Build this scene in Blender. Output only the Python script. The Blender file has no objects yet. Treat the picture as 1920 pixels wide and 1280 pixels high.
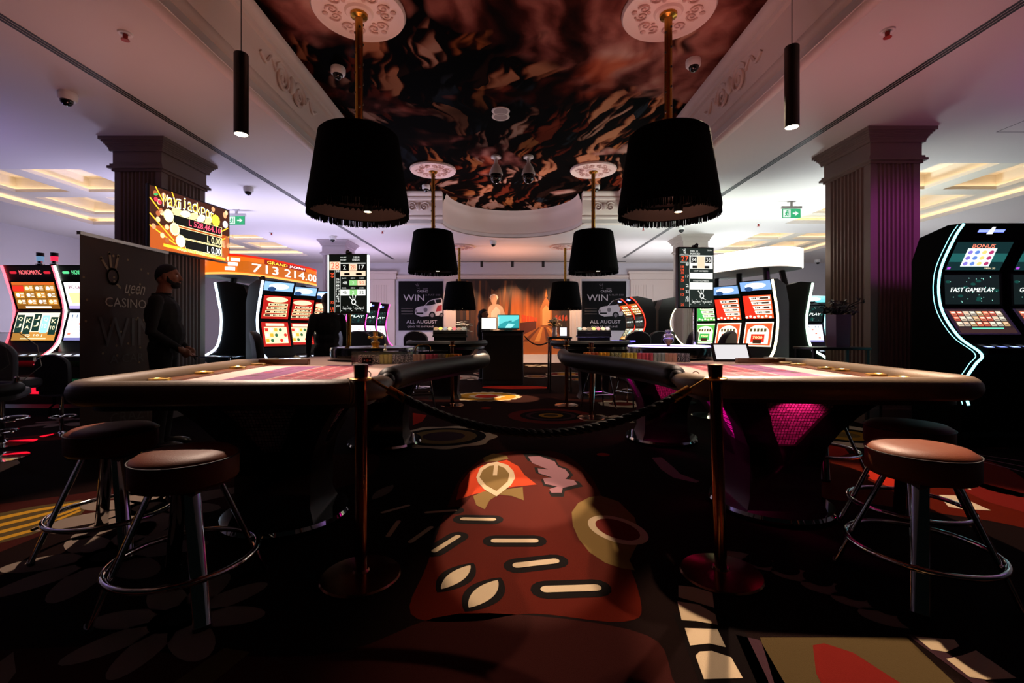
import bpy, bmesh, math, random, bisect
from mathutils import Vector, Matrix
random.seed(7)
S = bpy.context.scene
COL = S.collection
PI = math.pi
# ------------------------------------------------------------------ camera, world, exposure
F, CX, CY, EYE = 853.0, 955.0, 620.0, 1.15
cam = bpy.data.cameras.new('camera')
cam.sensor_width = 36.0
cam.lens = F / 1920 * 36
cam.shift_x = (960 - CX) / 1920
cam.shift_y = -(640 - CY) / 1920
cam.clip_start = 0.05
cam_o = bpy.data.objects.new('camera', cam)
COL.objects.link(cam_o)
cam_o.location = (0, 0, EYE)
cam_o.rotation_euler = (PI / 2, 0, 0)
S.camera = cam_o
w = bpy.data.worlds.new('world'); S.world = w
w.use_nodes = True
w.node_tree.nodes['Background'].inputs[0].default_value = (0.10, 0.13, 0.12, 1)
w.node_tree.nodes['Background'].inputs[1].default_value = 0.012
vs = S.view_settings
vs.view_transform = 'Standard'; vs.look = 'None'; vs.gamma = 1.0; vs.use_curve_mapping = False
vs.exposure = 0.0
S.cycles.use_denoising = True
S.cycles.max_bounces = 7
S.cycles.sample_clamp_indirect = 4.0

def lamp(name, kind, loc, power, color, aim=None, size=0.05, angle=None, blend=0.2, parent=None, sy=None):
    l = bpy.data.lights.new(name, kind)
    l.energy = power; l.color = color
    if kind == 'SPOT':
        l.spot_size = math.radians(angle); l.spot_blend = blend; l.shadow_soft_size = size
    elif kind == 'POINT':
        l.shadow_soft_size = size
    else:
        l.size = size
        if sy: l.shape = 'RECTANGLE'; l.size_y = sy
    o = bpy.data.objects.new(name, l); COL.objects.link(o)
    o.location = loc
    if aim is not None:
        o.rotation_euler = (Vector(aim) - Vector(loc)).to_track_quat('-Z', 'Y').to_euler()
    return o

HC, HR = 3.60, 4.27            # flat ceiling, painted raised ceiling
WARM = (1.0, 0.66, 0.42)
# cylinder pendants over the layouts, downlights of the aisle, wall washers
lamp('spot_cylinder_left', 'SPOT', (-2.24, 3.80, 2.775), 560, (1, .74, .58), (-1.80, 2.45, 0), .03, 68, .3)
lamp('spot_cylinder_right', 'SPOT', (2.36, 3.80, 2.835), 620, (1, .74, .56), (2.00, 2.40, 0), .03, 72, .25)
lamp('added_spot_table_front', 'SPOT', (2.2, 4.9, 4.22), 2200, (1, .70, .48), (1.62, 1.85, 0), .04, 25, .25)  # added spot without a fixture, brightens table front and floor before it
lamp('spot_aisle', 'SPOT', (.05, 9.2, 4.22), 5200, (1, .70, .48), (.08, 2.74, 0), .03, 7.2, .06)
lamp('spot_aisle', 'SPOT', (.25, 9.2, 4.22), 6200, (1, .70, .48), (.13, 3.50, 0), .03, 7.6, .06)
lamp('spot_aisle_far', 'SPOT', (.05, 10.1, 4.2), 3600, (1, .66, .40), (.13, 7.75, 0), .03, 9, .08)
for i, x in enumerate((-1.15, .05, 1.2)):
    lamp('spot_mural', 'SPOT', (x * 1.5, 15.2, 3.45), 330, (1, .60, .33), (x * 1.5, 16.4, 1.2), .05, 70, .6)
# added floating lamps without fixtures, tinting the ceiling over machines, pendants and aisle
UP = [((-7.2, 4.6, 2.2), 60, (.42, .28, 1.0)), ((7.4, 3.6, 2.2), 50, (.50, .26, 1.0)), ((5.9, 3.6, 2.3), 24, (.9, .15, .6)),
      ((-6.2, 8.6, 1.7), 330, (.62, .62, 1.0)), ((6.2, 8.6, 1.7), 330, (.80, .92, .95)),
      ((-5.8, 12.4, 1.6), 260, (.66, .62, 1.0)), ((5.8, 12.4, 1.6), 260, (.82, .92, .95)),
      ((-3.6, 9.4, 1.7), 250, (.72, .72, 1.0)), ((3.6, 9.4, 1.7), 250, (.84, 1.0, .92)),
      ((-3.4, 13.2, 1.7), 110, (.72, .60, 1.0)), ((3.4, 13.2, 1.7), 110, (.86, .86, .95)), ((0.0, 13.8, 2.0), 120, (1.0, .46, .30)), ((.05, 9.9, 2.4), 80, (1.0, .74, .78)),
      ((-1.46, 4.42, 3.10), 24, (1, .52, .40)), ((1.545, 4.42, 3.10), 24, (1, .44, .40)), ((-1.47, 8.78, 3.10), 20, (1, .50, .56)), ((1.62, 8.78, 3.10), 20, (1, .50, .56)),
      ((-3.3, 4.0, 2.0), 24, (1, .42, .36)), ((3.3, 4.0, 2.0), 26, (1, .34, .38)), ((0.0, 3.0, 2.4), 20, (1, .38, .26))]
for p, e, c in UP:
    lamp('added_uplight', 'SPOT', p, e, c, (p[0], p[1], 9), .25, 165, 1.0)
# added floating lamp, no source there: purple raking the near right pillar
lamp('added_glow', 'SPOT', (5.0, 4.0, 2.95), 70, (.75, .10, .75), (4.75, 5.55, 2.0), .15, 75, .8)
for p, e, c in (((-4.6, 13.6, 1.5), 110, (.80, .70, 1.0)), ((4.8, 13.6, 1.5), 110, (.86, .90, 1.0)), ((-9.4, 10.8, 1.5), 110, (.74, .72, 1.0)), ((9.4, 10.8, 1.5), 110, (.85, .92, 1.0)), ((-9.3, 6.0, 2.0), 30, (.66, .60, 1.0))):
    lamp('added_glow', 'POINT', p, e, c, size=.3)  # added unseen lamps that brighten the back and side walls
lamp('added_spot_end', 'SPOT', (.6, 13.6, 3.5), 600, (1, .68, .45), (.7, 14.4, 0), .04, 60, .4)  # added spot, no fixture, brightens the carpet before the mural
for x in (-1.05, 1.35): lamp('added_spot_card_table', 'SPOT', (x, 6.5, 4.22), 900, (1, .76, .58), (x, 7.65, 1.0), .04, 17, .3)  # added spots without fixtures, bringing out chip racks and flowers
for x, y in ((-1.46, 4.42), (1.545, 4.42)): lamp('pendant_glow', 'POINT', (x + .1, y + .1, 2.45), 2.2, (1, .55, .40), size=.03)

# ------------------------------------------------------------------ helpers
def lin(h):
    h = h.lstrip('#')
    r = []
    for i in (0, 2, 4):
        c = int(h[i:i + 2], 16) / 255
        r.append(c / 12.92 if c <= .04045 else ((c + .055) / 1.055) ** 2.4)
    return tuple(r)

_m = {}
def mat(hexc, rough=.6, metal=0.0, bump=0.0, bscale=60, emit=0.0, spec=.5, var=0.0, coat=0.0):
    k = (hexc, rough, metal, bump, bscale, emit, spec, var, coat)
    if k in _m: return _m[k]
    m = bpy.data.materials.new('material_' + hexc.strip('#')); m.use_nodes = True
    nt = m.node_tree; b = nt.nodes['Principled BSDF']
    c = lin(hexc) + (1,)
    b.inputs['Base Color'].default_value = c
    b.inputs['Roughness'].default_value = rough
    b.inputs['Metallic'].default_value = metal
    b.inputs['Specular IOR Level'].default_value = spec
    if coat: b.inputs['Coat Weight'].default_value = coat; b.inputs['Coat Roughness'].default_value = .06
    if emit:
        b.inputs['Emission Color'].default_value = c
        b.inputs['Emission Strength'].default_value = emit
        b.inputs['Base Color'].default_value = (.01, .01, .01, 1)
        if emit < 2.5: m.cycles.emission_sampling = 'NONE' if emit < .5 else 'AUTO'
    if bump or var:
        tc = nt.nodes.new('ShaderNodeTexCoord'); n = nt.nodes.new('ShaderNodeTexNoise')
        n.inputs['Scale'].default_value = bscale; n.inputs['Detail'].default_value = 4
        nt.links.new(tc.outputs['Object'], n.inputs['Vector'])
        if bump:
            bp = nt.nodes.new('ShaderNodeBump'); bp.inputs['Strength'].default_value = bump; bp.inputs['Distance'].default_value = .004
            nt.links.new(n.outputs['Fac'], bp.inputs['Height']); nt.links.new(bp.outputs['Normal'], b.inputs['Normal'])
        if var:
            mx = nt.nodes.new('ShaderNodeMix'); mx.data_type = 'RGBA'
            mx.inputs[6].default_value = tuple(x * (1 - var) for x in c[:3]) + (1,)
            mx.inputs[7].default_value = tuple(min(1, x * (1 + var)) for x in c[:3]) + (1,)
            nt.links.new(n.outputs['Fac'], mx.inputs[0]); nt.links.new(mx.outputs[2], b.inputs['Base Color'])
    _m[k] = m
    return m

def glow(hexc, s=1.0): return mat(hexc, .4, emit=s)

def glass_mat():
    if 'glass' in _m: return _m['glass']
    m = bpy.data.materials.new('clear_acrylic'); m.use_nodes = True
    nt = m.node_tree; nt.nodes.clear()
    o = nt.nodes.new('ShaderNodeOutputMaterial'); mx = nt.nodes.new('ShaderNodeMixShader')
    t = nt.nodes.new('ShaderNodeBsdfTransparent'); g = nt.nodes.new('ShaderNodeBsdfGlossy'); fr = nt.nodes.new('ShaderNodeFresnel')
    t.inputs[0].default_value = (.90, .92, .92, 1); g.inputs['Roughness'].default_value = .04; fr.inputs[0].default_value = 1.45
    nt.links.new(fr.outputs[0], mx.inputs[0]); nt.links.new(t.outputs[0], mx.inputs[1]); nt.links.new(g.outputs[0], mx.inputs[2])
    nt.links.new(mx.outputs[0], o.inputs[0]); _m['glass'] = m
    return m

def speckle(a, b_, scale=140):
    k = ('speck', a, b_, scale)
    if k in _m: return _m[k]
    m = bpy.data.materials.new('speckled'); m.use_nodes = True
    nt = m.node_tree; b = nt.nodes['Principled BSDF']; b.inputs['Roughness'].default_value = .5
    tc = nt.nodes.new('ShaderNodeTexCoord'); n = nt.nodes.new('ShaderNodeTexNoise'); r = nt.nodes.new('ShaderNodeValToRGB')
    n.inputs['Scale'].default_value = scale; n.inputs['Detail'].default_value = 1; n.inputs['Distortion'].default_value = .6
    r.color_ramp.interpolation = 'CONSTANT'
    r.color_ramp.elements[0].color = lin(a) + (1,); r.color_ramp.elements[1].color = lin(b_) + (1,); r.color_ramp.elements[1].position = .5
    nt.links.new(tc.outputs['Object'], n.inputs['Vector']); nt.links.new(n.outputs['Fac'], r.inputs[0]); nt.links.new(r.outputs[0], b.inputs['Base Color'])
    _m[k] = m
    return m

def link(name, me, parent=None, mats=None, smooth=None):
    if mats:
        for x in mats: me.materials.append(x)
    o = bpy.data.objects.new(name, me); COL.objects.link(o)
    if parent is not None: o.parent = parent
    return o

def tag(o, label, cat, group=None, kind=None):
    o['label'] = label
    if kind != 'structure': o['category'] = cat
    if group: o['group'] = group
    if kind: o['kind'] = kind
    return o

def thing(name, label, cat, loc=(0, 0, 0), rz=0, group=None):
    o = bpy.data.objects.new(name, None); COL.objects.link(o)
    o.location = loc; o.rotation_euler = (0, 0, rz); o.empty_display_size = .1
    return tag(o, label, cat, group)

def dup(o, loc=None, rz=None, label=None, group=None, parent=None):
    c = o.copy(); COL.objects.link(c)
    if parent is not None: c.parent = parent
    if loc is not None: c.location = loc
    if rz is not None: c.rotation_euler = (0, 0, rz)
    if label: c['label'] = label
    if group: c['group'] = group
    for ch in list(o.children):
        if ch.type != 'LIGHT': dup(ch, parent=c)
    return c

class MB:
    """collects shapes; build() links them as one mesh object"""
    def __init__(s): s.bm = bmesh.new(); s.mats = []; s.cur = 0
    def m(s, material):
        if material not in s.mats: s.mats.append(material)
        s.cur = s.mats.index(material); return s
    def face(s, vs):
        try:
            f = s.bm.faces.new(vs); f.material_index = s.cur; return f
        except ValueError: return None
    def box(s, x0, x1, y0, y1, z0, z1, M=None):
        c = [(x, y, z) for z in (z0, z1) for y in (y0, y1) for x in (x0, x1)]
        v = [s.bm.verts.new(M @ Vector(p) if M else p) for p in c]
        for q in ((0, 2, 3, 1), (4, 5, 7, 6), (0, 1, 5, 4), (2, 6, 7, 3), (0, 4, 6, 2), (1, 3, 7, 5)): s.face([v[i] for i in q])
        return s
    def rbox(s, x0, x1, y0, y1, z0, z1, r=.02, seg=3):
        """box with rounded vertical edges and eased top and bottom"""
        pts = rrect(x0, x1, y0, y1, r, seg)
        e = min(r * .5, (z1 - z0) * .3)
        cx, cy = (x0 + x1) / 2, (y0 + y1) / 2
        def sh(k): return [(x + (e * k if x < cx else -e * k), y + (e * k if y < cy else -e * k)) for x, y in pts]
        s.rings([[(x, y, z) for x, y in sh(k)] for k, z in ((1, z0), (0, z0 + e), (0, z1 - e), (.3, z1 - .3 * e), (1, z1))])
        return s
    def rings(s, rs, caps=True, close=True):
        L = [[s.bm.verts.new(p) for p in r] for r in rs]
        n = len(L[0])
        for a, b in zip(L, L[1:]):
            for i in range(n if close else n - 1):
                s.face([a[i], a[(i + 1) % n], b[(i + 1) % n], b[i]])
        if caps and close:
            s.face(list(reversed(L[0]))); s.face(L[-1])
        return s
    def lathe(s, prof, cx=0, cy=0, seg=24, caps=True, z0=0, flip=False):
        s.rings([[(cx + r * math.cos(2 * PI * i / seg), cy + r * math.sin(2 * PI * i / seg), z0 + z) for i in range(seg)] for r, z in prof], caps)
        return s
    def prism(s, poly, fn, a, b, caps=True):
        """poly in 2D; fn(p, t) -> xyz; extruded t = a..b"""
        s.rings([[fn(p, t) for p in poly] for t in (a, b)], caps); return s
    def tube(s, path, r, seg=10, closed=False, caps=True):
        P = [Vector(p) for p in path]; n = len(P)
        R = r if isinstance(r, (list, tuple)) else [r] * n
        rs = []; up = None
        for i in range(n):
            if closed: t = P[(i + 1) % n] - P[i - 1]
            else: t = P[min(i + 1, n - 1)] - P[max(i - 1, 0)]
            t.normalize()
            if up is None:
                up = Vector((0, 0, 1)) if abs(t.z) < .9 else Vector((1, 0, 0))
            a = t.cross(up)
            if a.length < 1e-6: a = t.orthogonal()
            a.normalize(); b = a.cross(t).normalized(); up = b
            rs.append([P[i] + R[i] * (math.cos(2 * PI * k / seg) * a + math.sin(2 * PI * k / seg) * b) for k in range(seg)])
        if closed: rs.append(rs[0])
        s.rings(rs, caps and not closed); return s
    def ball(s, c, r, seg=14, rg=10, M=None):
        r = r if isinstance(r, (tuple, list)) else (r, r, r)
        rs = []
        for j in range(rg + 1):
            th = -PI / 2 + PI * j / rg
            k = max(math.cos(th), .02)
            row = []
            for i in range(seg):
                p = Vector((r[0] * k * math.cos(2 * PI * i / seg), r[1] * k * math.sin(2 * PI * i / seg), r[2] * math.sin(th)))
                if M: p = M @ p
                row.append(p + Vector(c))
            rs.append(row)
        s.rings(rs); return s
    def build(s, name, parent=None, smooth=35, loc=None):
        if len(s.bm.verts): bmesh.ops.remove_doubles(s.bm, verts=s.bm.verts, dist=1e-5)
        bmesh.ops.recalc_face_normals(s.bm, faces=s.bm.faces)
        if smooth:
            lim = math.radians(smooth)
            for f in s.bm.faces: f.smooth = True
            for e in s.bm.edges:
                if len(e.link_faces) == 2 and e.calc_face_angle(0) > lim: e.smooth = False
        me = bpy.data.meshes.new(name); s.bm.to_mesh(me); s.bm.free()
        o = link(name, me, parent, s.mats)
        if loc: o.location = loc
        return o

def rrect(x0, x1, y0, y1, r, seg=4):
    o = []
    for cx, cy, a in ((x1 - r, y1 - r, 0), (x0 + r, y1 - r, 1), (x0 + r, y0 + r, 2), (x1 - r, y0 + r, 3)):
        for i in range(seg + 1):
            t = (a + i / seg) * PI / 2
            o.append((cx + r * math.cos(t), cy + r * math.sin(t)))
    return o

def smoothpath(P, n=6, closed=False):
    P = [Vector(p) for p in P]; out = []; N = len(P)
    for i in range(N if closed else N - 1):
        p0 = P[i - 1] if (closed or i > 0) else P[0]; p1 = P[i]; p2 = P[(i + 1) % N]
        p3 = P[(i + 2) % N] if (closed or i + 2 < N) else P[-1]
        for k in range(n):
            t = k / n
            out.append(.5 * ((2 * p1) + (p2 - p0) * t + (2 * p0 - 5 * p1 + 4 * p2 - p3) * t * t + (3 * p1 - p0 - 3 * p2 + p3) * t ** 3))
    if not closed: out.append(P[-1])
    return out

_txt = {}
def textgeo(t):
    if t not in _txt:
        c = bpy.data.curves.new('lettering', 'FONT'); c.body = t; c.size = 1; c.resolution_u = 2
        o = bpy.data.objects.new('lettering', c)
        me = bpy.data.meshes.new_from_object(o)
        vv = [(v.co.x, v.co.y) for v in me.vertices]; ff = [tuple(p.vertices) for p in me.polygons]
        bpy.data.objects.remove(o); bpy.data.curves.remove(c); bpy.data.meshes.remove(me)
        xs = [v[0] for v in vv]; ys = [v[1] for v in vv]
        x0, x1, y0, y1 = min(xs), max(xs), min(ys), max(ys)
        _txt[t] = ([((x - x0) / (x1 - x0), (y - y0) / (y1 - y0)) for x, y in vv], ff, (x1 - x0) / max(y1 - y0, 1e-6))
    return _txt[t]

class Panel:
    """flat artwork: layered 2D shapes mapped onto one surface"""
    def __init__(s, eps=.0006): s.it = []; s.eps = eps
    def poly(s, pts, m, layer=0, ): s.it.append(([tuple(p) for p in pts], [tuple(range(len(pts)))], m, layer)); return s
    def rect(s, x0, y0, x1, y1, m, layer=0): return s.poly([(x0, y0), (x1, y0), (x1, y1), (x0, y1)], m, layer)
    def ell(s, cx, cy, rx, ry, m, layer=0, rot=0, n=28, scal=0, k=0):
        P = []
        for i in range(n):
            t = 2 * PI * i / n; q = 1 + scal * math.cos(k * t)
            x, y = rx * q * math.cos(t), ry * q * math.sin(t)
            P.append((cx + x * math.cos(rot) - y * math.sin(rot), cy + x * math.sin(rot) + y * math.cos(rot)))
        return s.poly(P, m, layer)
    def line(s, x0, y0, x1, y1, wd, m, layer=0, rnd=True):
        a = math.atan2(y1 - y0, x1 - x0); P = []
        n = 6 if rnd else 1
        for (x, y, b) in ((x1, y1, a - PI / 2), (x0, y0, a + PI / 2)):
            for i in range(n + 1):
                t = b + PI * i / n
                P.append((x + wd * math.cos(t), y + wd * math.sin(t)))
        return s.poly(P, m, layer)
    def text(s, t, x, y, wd, h, m, layer=3, rot=0, shear=0):
        """fit the words into the box with lower left x, y"""
        vv, ff, asp = textgeo(t)
        q = []
        for a, b in vv:
            X, Y = a * wd + shear * b * h, b * h
            q.append((x + X * math.cos(rot) - Y * math.sin(rot), y + X * math.sin(rot) + Y * math.cos(rot)))
        s.it.append((q, ff, m, layer)); return s
    def build(s, name, fn, parent=None):
        bm = bmesh.new(); mats = []
        for pts, fs, m, layer in s.it:
            if m not in mats: mats.append(m)
            mi = mats.index(m)
            v = [bm.verts.new(fn(p[0], p[1], layer * s.eps)) for p in pts]
            for f in fs:
                try: bm.faces.new([v[i] for i in f]).material_index = mi
                except ValueError: pass
        me = bpy.data.meshes.new(name); bm.to_mesh(me); bm.free()
        return link(name, me, parent, mats)

def struct(o): o['kind'] = 'structure'; return o

def fp(px, py):
    """a point of the carpet"""
    d = F * EYE / (py - CY)
    return ((px - CX) * d / F, d)

# shared materials
PAINT = mat('#d9d0cb', .75, bump=.05, bscale=40)
TRIM = mat('#dcc9bf', .6)
WALLP = mat('#c9c3c8', .8, bump=.05, bscale=30)
BLK = mat('#0b0b0b', .45)
BLKG = mat('#080809', .16, coat=.5)
LEATH = mat('#080707', .5, bump=.25, bscale=220, spec=.25)
SEATL = mat('#5e2c12', .5, bump=.2, bscale=180, spec=.18)
CHROME = mat('#d8d8d8', .07, 1)
COPPER = mat('#8f5f45', .2, 1)
BRASS = mat('#b58a3c', .25, 1)
GOLD = mat('#e8b860', .3, 1)
WHITEP = mat('#e6e2de', .4)
FAB = mat('#050505', .95, bump=.3, bscale=300, spec=.05)
# ================================================================== THE ROOM
Y0, Y1, XW = -2.0, 16.45, 11.5
def dim(h, k):
    """the same hue with k times the reflectance"""
    return '#' + ''.join('%02x' % max(0, min(255, round(255 * (1.055 * max(c * k, 1e-5) ** (1 / 2.4) - .055 if c * k > .0031 else 12.92 * c * k)))) for c in lin(h))
# ------------------------------------------------------------------ carpet with its woven pattern
C_BASE = mat(dim('#1a0c0a', .45), .95, bump=.6, bscale=420, var=.2, spec=.03)
C_DEEP = mat(dim('#611706', .45), .95, bump=.6, bscale=420, spec=.03, var=.25)
C_PLUM2 = mat(dim('#33130f', .45), .95, bump=.5, bscale=420, spec=.03)
C_MAR2 = mat(dim('#401713', .45), .95, bump=.5, bscale=420, spec=.03)
C_CREAM = mat(dim('#f0d8b4', .45), .95, bump=.5, bscale=420, spec=.03)
C_RED = mat(dim('#c8301c', .45), .95, bump=.5, bscale=420, spec=.03)
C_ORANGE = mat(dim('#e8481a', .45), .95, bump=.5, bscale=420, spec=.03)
C_OLIVE = mat(dim('#8f7440', .45), .95, bump=.5, bscale=420, spec=.03)
C_CREAM_SHADE = mat(dim('#8f7f72', .45), .95, bump=.5, bscale=420, spec=.03)  # cream of the shaded petals, with the shade put into the colour
C_LILAC = mat(dim('#a87884', .45), .95, bump=.5, bscale=420, spec=.03)
C_BLACK = mat(dim('#120a0a', .45), .95, bump=.5, bscale=420, spec=.03)
C_GOLD = mat(dim('#d0992e', .45), .95, bump=.5, bscale=420, spec=.03)
C_PLUM = mat(dim('#4a3038', .45), .95, bump=.5, bscale=420, spec=.03)
C_GREEN = mat(dim('#5a4a2c', .45), .95, bump=.5, bscale=420, spec=.03)
C_MAR = mat(dim('#7c1f18', .45), .95, bump=.5, bscale=420, spec=.03)
fl = Panel(.0008)
fl.rect(-XW, Y0, XW, Y1, C_BASE)
def pp(pts, m, l=1): fl.poly([fp(*p) for p in pts], m, l)
def pdash(x0, y0, x1, y1, hw, halo=True, m=C_CREAM):
    a, b = fp(x0, y0), fp(x1, y1); wd = hw * ((a[1] + b[1]) / 2) / F * 2.0
    if halo: fl.line(*a, *b, wd + .045, C_BLACK, 1)
    fl.line(*a, *b, wd, m, 3)
def pleaf(x0, y0, x1, y1, k, m=C_CREAM, halo=True):
    a, b = Vector(fp(x0, y0)), Vector(fp(x1, y1)); d = b - a; n = Vector((-d.y, d.x))
    for l, kk, e, mm in ((1, k + .16, .12, C_BLACK), (3, k, 0, m)):
        if l == 1 and not halo: continue
        P = []
        for i in range(17): t = i / 16; P.append(a + d * (t * (1 + 2 * e) - e) + n * kk * math.sin(PI * t) ** .8)
        for i in range(15, 0, -1): t = i / 16; P.append(a + d * (t * (1 + 2 * e) - e) - n * kk * math.sin(PI * t) ** .8)
        fl.poly(P, mm, l)
def daisy(x, y, r, n, m, rot=0, hole=.16, l=2, hm=C_BLACK):
    for i in range(n):
        t = rot + 2 * PI * i / n; rr = r * (1 + .12 * math.sin(3.1 * i + rot))
        fl.ell(x + rr * .56 * math.cos(t), y + rr * .56 * math.sin(t), rr * .46, rr * (.20 if n > 6 else .26), m, l, t, 20)
    fl.ell(x, y, r * .3, r * .3, m, l)
    fl.ell(x, y, r * hole * 1.2, r * hole, hm, l + 1)
def target(px, py, rs, rot=0):
    x, y = fp(px, py)
    for i, (r, m, sc, k) in enumerate(rs): fl.ell(x, y, r, r * .93, m, 1 + i, rot, 72, sc, k)
# deep red fields of the ground
def blob(pts, m=C_DEEP): fl.poly(smooth2([fp(*p) for p in pts]), m, .4)
def smooth2(P): return [tuple(v)[:2] for v in smoothpath([(a, b, 0) for a, b in P], 5, True)]
blob([(770, 1150), (800, 1060), (835, 960), (870, 888), (930, 850), (1040, 846), (1105, 890), (1150, 990), (1200, 1120), (1170, 1165), (1000, 1150), (880, 1165)])  # aisle arch: red weave, partly the pool of light painted in
blob([(780, 745), (1180, 742), (1190, 800), (1130, 838), (900, 842), (770, 815)], C_PLUM2)
blob([(-700, 1300), (60, 1215), (380, 1228), (640, 1222), (860, 1150), (1180, 1180), (1260, 1270), (1250, 1700), (-900, 1700)], C_MAR2)
blob([(330, 905), (540, 862), (700, 850), (690, 895), (560, 930), (380, 955)], C_MAR2)
blob([(1500, 872), (1620, 850), (1800, 880), (2000, 930), (2050, 1010), (1850, 975), (1640, 945), (1520, 925)])
blob([(-200, 980), (150, 925), (330, 900), (330, 925), (150, 975), (-100, 1060)], C_MAR2)
# lit middle of the aisle
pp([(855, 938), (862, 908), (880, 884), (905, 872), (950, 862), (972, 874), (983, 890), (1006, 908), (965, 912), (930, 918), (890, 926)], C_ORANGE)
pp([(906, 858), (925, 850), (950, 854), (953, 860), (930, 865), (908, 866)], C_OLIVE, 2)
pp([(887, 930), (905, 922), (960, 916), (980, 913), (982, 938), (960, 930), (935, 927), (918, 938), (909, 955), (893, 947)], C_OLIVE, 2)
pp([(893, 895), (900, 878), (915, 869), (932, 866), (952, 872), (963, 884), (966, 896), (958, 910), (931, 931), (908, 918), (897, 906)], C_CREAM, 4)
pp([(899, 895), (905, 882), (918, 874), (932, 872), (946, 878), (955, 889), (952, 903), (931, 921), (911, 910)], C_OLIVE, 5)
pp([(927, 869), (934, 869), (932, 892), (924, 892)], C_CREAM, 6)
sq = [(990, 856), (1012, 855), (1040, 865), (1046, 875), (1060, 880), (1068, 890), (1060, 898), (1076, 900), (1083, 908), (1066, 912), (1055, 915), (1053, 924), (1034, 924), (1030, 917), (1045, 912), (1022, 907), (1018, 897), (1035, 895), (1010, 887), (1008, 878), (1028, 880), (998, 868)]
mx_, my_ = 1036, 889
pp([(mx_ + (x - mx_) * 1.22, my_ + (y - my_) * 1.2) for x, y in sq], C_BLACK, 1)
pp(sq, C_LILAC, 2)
for a in ((869, 973, 924, 974, 3.2), (928, 1014, 1002, 1014, 4), (970, 1060, 1040, 1052, 4.6), (1024, 1105, 1117, 1102, 5.4), (800, 961, 853, 957, 2.2),
          (815, 1033, 858, 1006, 3), (770, 1016, 808, 989, 2.6), (728, 1005, 747, 978, 2.4), (718, 961, 765, 948, 2.2)): pdash(*a, halo=a[0] > 790)
pleaf(827, 1105, 882, 1060, .18); pleaf(879, 1140, 933, 1088, .2); pleaf(698, 937, 737, 909, .16, C_CREAM_SHADE)
pp([(1126, 929), (1105, 932), (1084, 943), (1072, 960), (1074, 985), (1085, 1010), (1105, 1035), (1135, 1055), (1165, 1065), (1190, 1069), (1180, 1050), (1200, 1010), (1190, 970), (1160, 940)], C_OLIVE, 1)
x, y = fp(1157, 992)
fl.ell(x, y, .145, .205, C_CREAM, 2, .45); fl.ell(x, y, .103, .155, C_MAR, 3, .45)
# strips of the lower right
for q in (((1272, 1098), (1300, 1101), (1336, 1112), (1339, 1140), (1300, 1128), (1272, 1120)), ((1270, 1128), (1310, 1134), (1341, 1152), (1346, 1172), (1305, 1165), (1278, 1163)),
          ((1284, 1178), (1345, 1180), (1361, 1214), (1330, 1207), (1294, 1211)), ((1304, 1230), (1312, 1222), (1335, 1221), (1371, 1233), (1393, 1272), (1320, 1274)),
          ((1716, 1194), (1790, 1200), (1799, 1212), (1775, 1223), (1745, 1218)), ((1774, 1236), (1805, 1229), (1830, 1220), (1906, 1272), (1850, 1275), (1818, 1270))): pp(q, C_CREAM, 3)
pp([(1262, 1150), (1380, 1150), (1440, 1275), (1480, 1500), (1380, 1500), (1310, 1275)], C_BLACK, 1)
pp([(1380, 1190), (1425, 1200), (1500, 1330), (1440, 1330)], C_PLUM, 1)
pp([(1425, 1195), (1700, 1195), (1790, 1280), (1900, 1500), (1520, 1500)], C_GREEN, 1)
pp([(1524, 1210), (1545, 1206), (1600, 1224), (1690, 1282), (1760, 1400), (1600, 1400), (1530, 1262)], C_MAR, 2)
pp([(1700, 1190), (1730, 1192), (1880, 1300), (1850, 1300)], C_PLUM, 2)
for x0, y0 in ((1385, 1045), (1432, 1058), (1490, 1077), (1550, 1102), (1610, 1127), (1665, 1158)):
    a = fp(x0, y0); fl.ell(a[0], a[1], .10, .062, C_CREAM_SHADE, 2, -.35); fl.ell(a[0] + .085, a[1] - .035, .06, .07, C_BLACK, 3, -.5)
# farther flowers and rings
target(832, 818, [(.56, C_CREAM, .05, 9), (.46, C_BLACK, 0, 0), (.36, C_OLIVE, 0, 0), (.23, C_PLUM, 0, 0)])
target(912, 743, [(.60, C_CREAM, .05, 22), (.52, C_GOLD, .0, 0), (.30, C_CREAM, .12, 9), (.20, C_RED, 0, 0)])
target(1033, 779, [(.58, C_MAR, 0, 0), (.42, C_BLACK, 0, 0), (.34, C_PLUM, 0, 0), (.28, C_BLACK, 0, 0), (.165, C_GOLD, 0, 0), (.10, C_GREEN, 0, 0)])
target(1580, 815, [(.62, C_CREAM, .05, 7), (.42, C_BLACK, 0, 0), (.3, C_GOLD, 0, 0), (.16, C_OLIVE, 0, 0)])
target(1131, 852, [(.06, C_RED, 0, 0)]); target(911, 765, [(.08, C_RED, 0, 0)]); target(1166, 757, [(.36, C_CREAM, .05, 9), (.2, C_MAR, 0, 0)])
target(827, 776, [(.05, C_CREAM, 0, 0)])
a = fp(1140, 786); daisy(a[0], a[1], .34, 8, C_CREAM, .2)
pp([(774, 774), (800, 778), (792, 790), (774, 797)], C_RED, 1)
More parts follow.
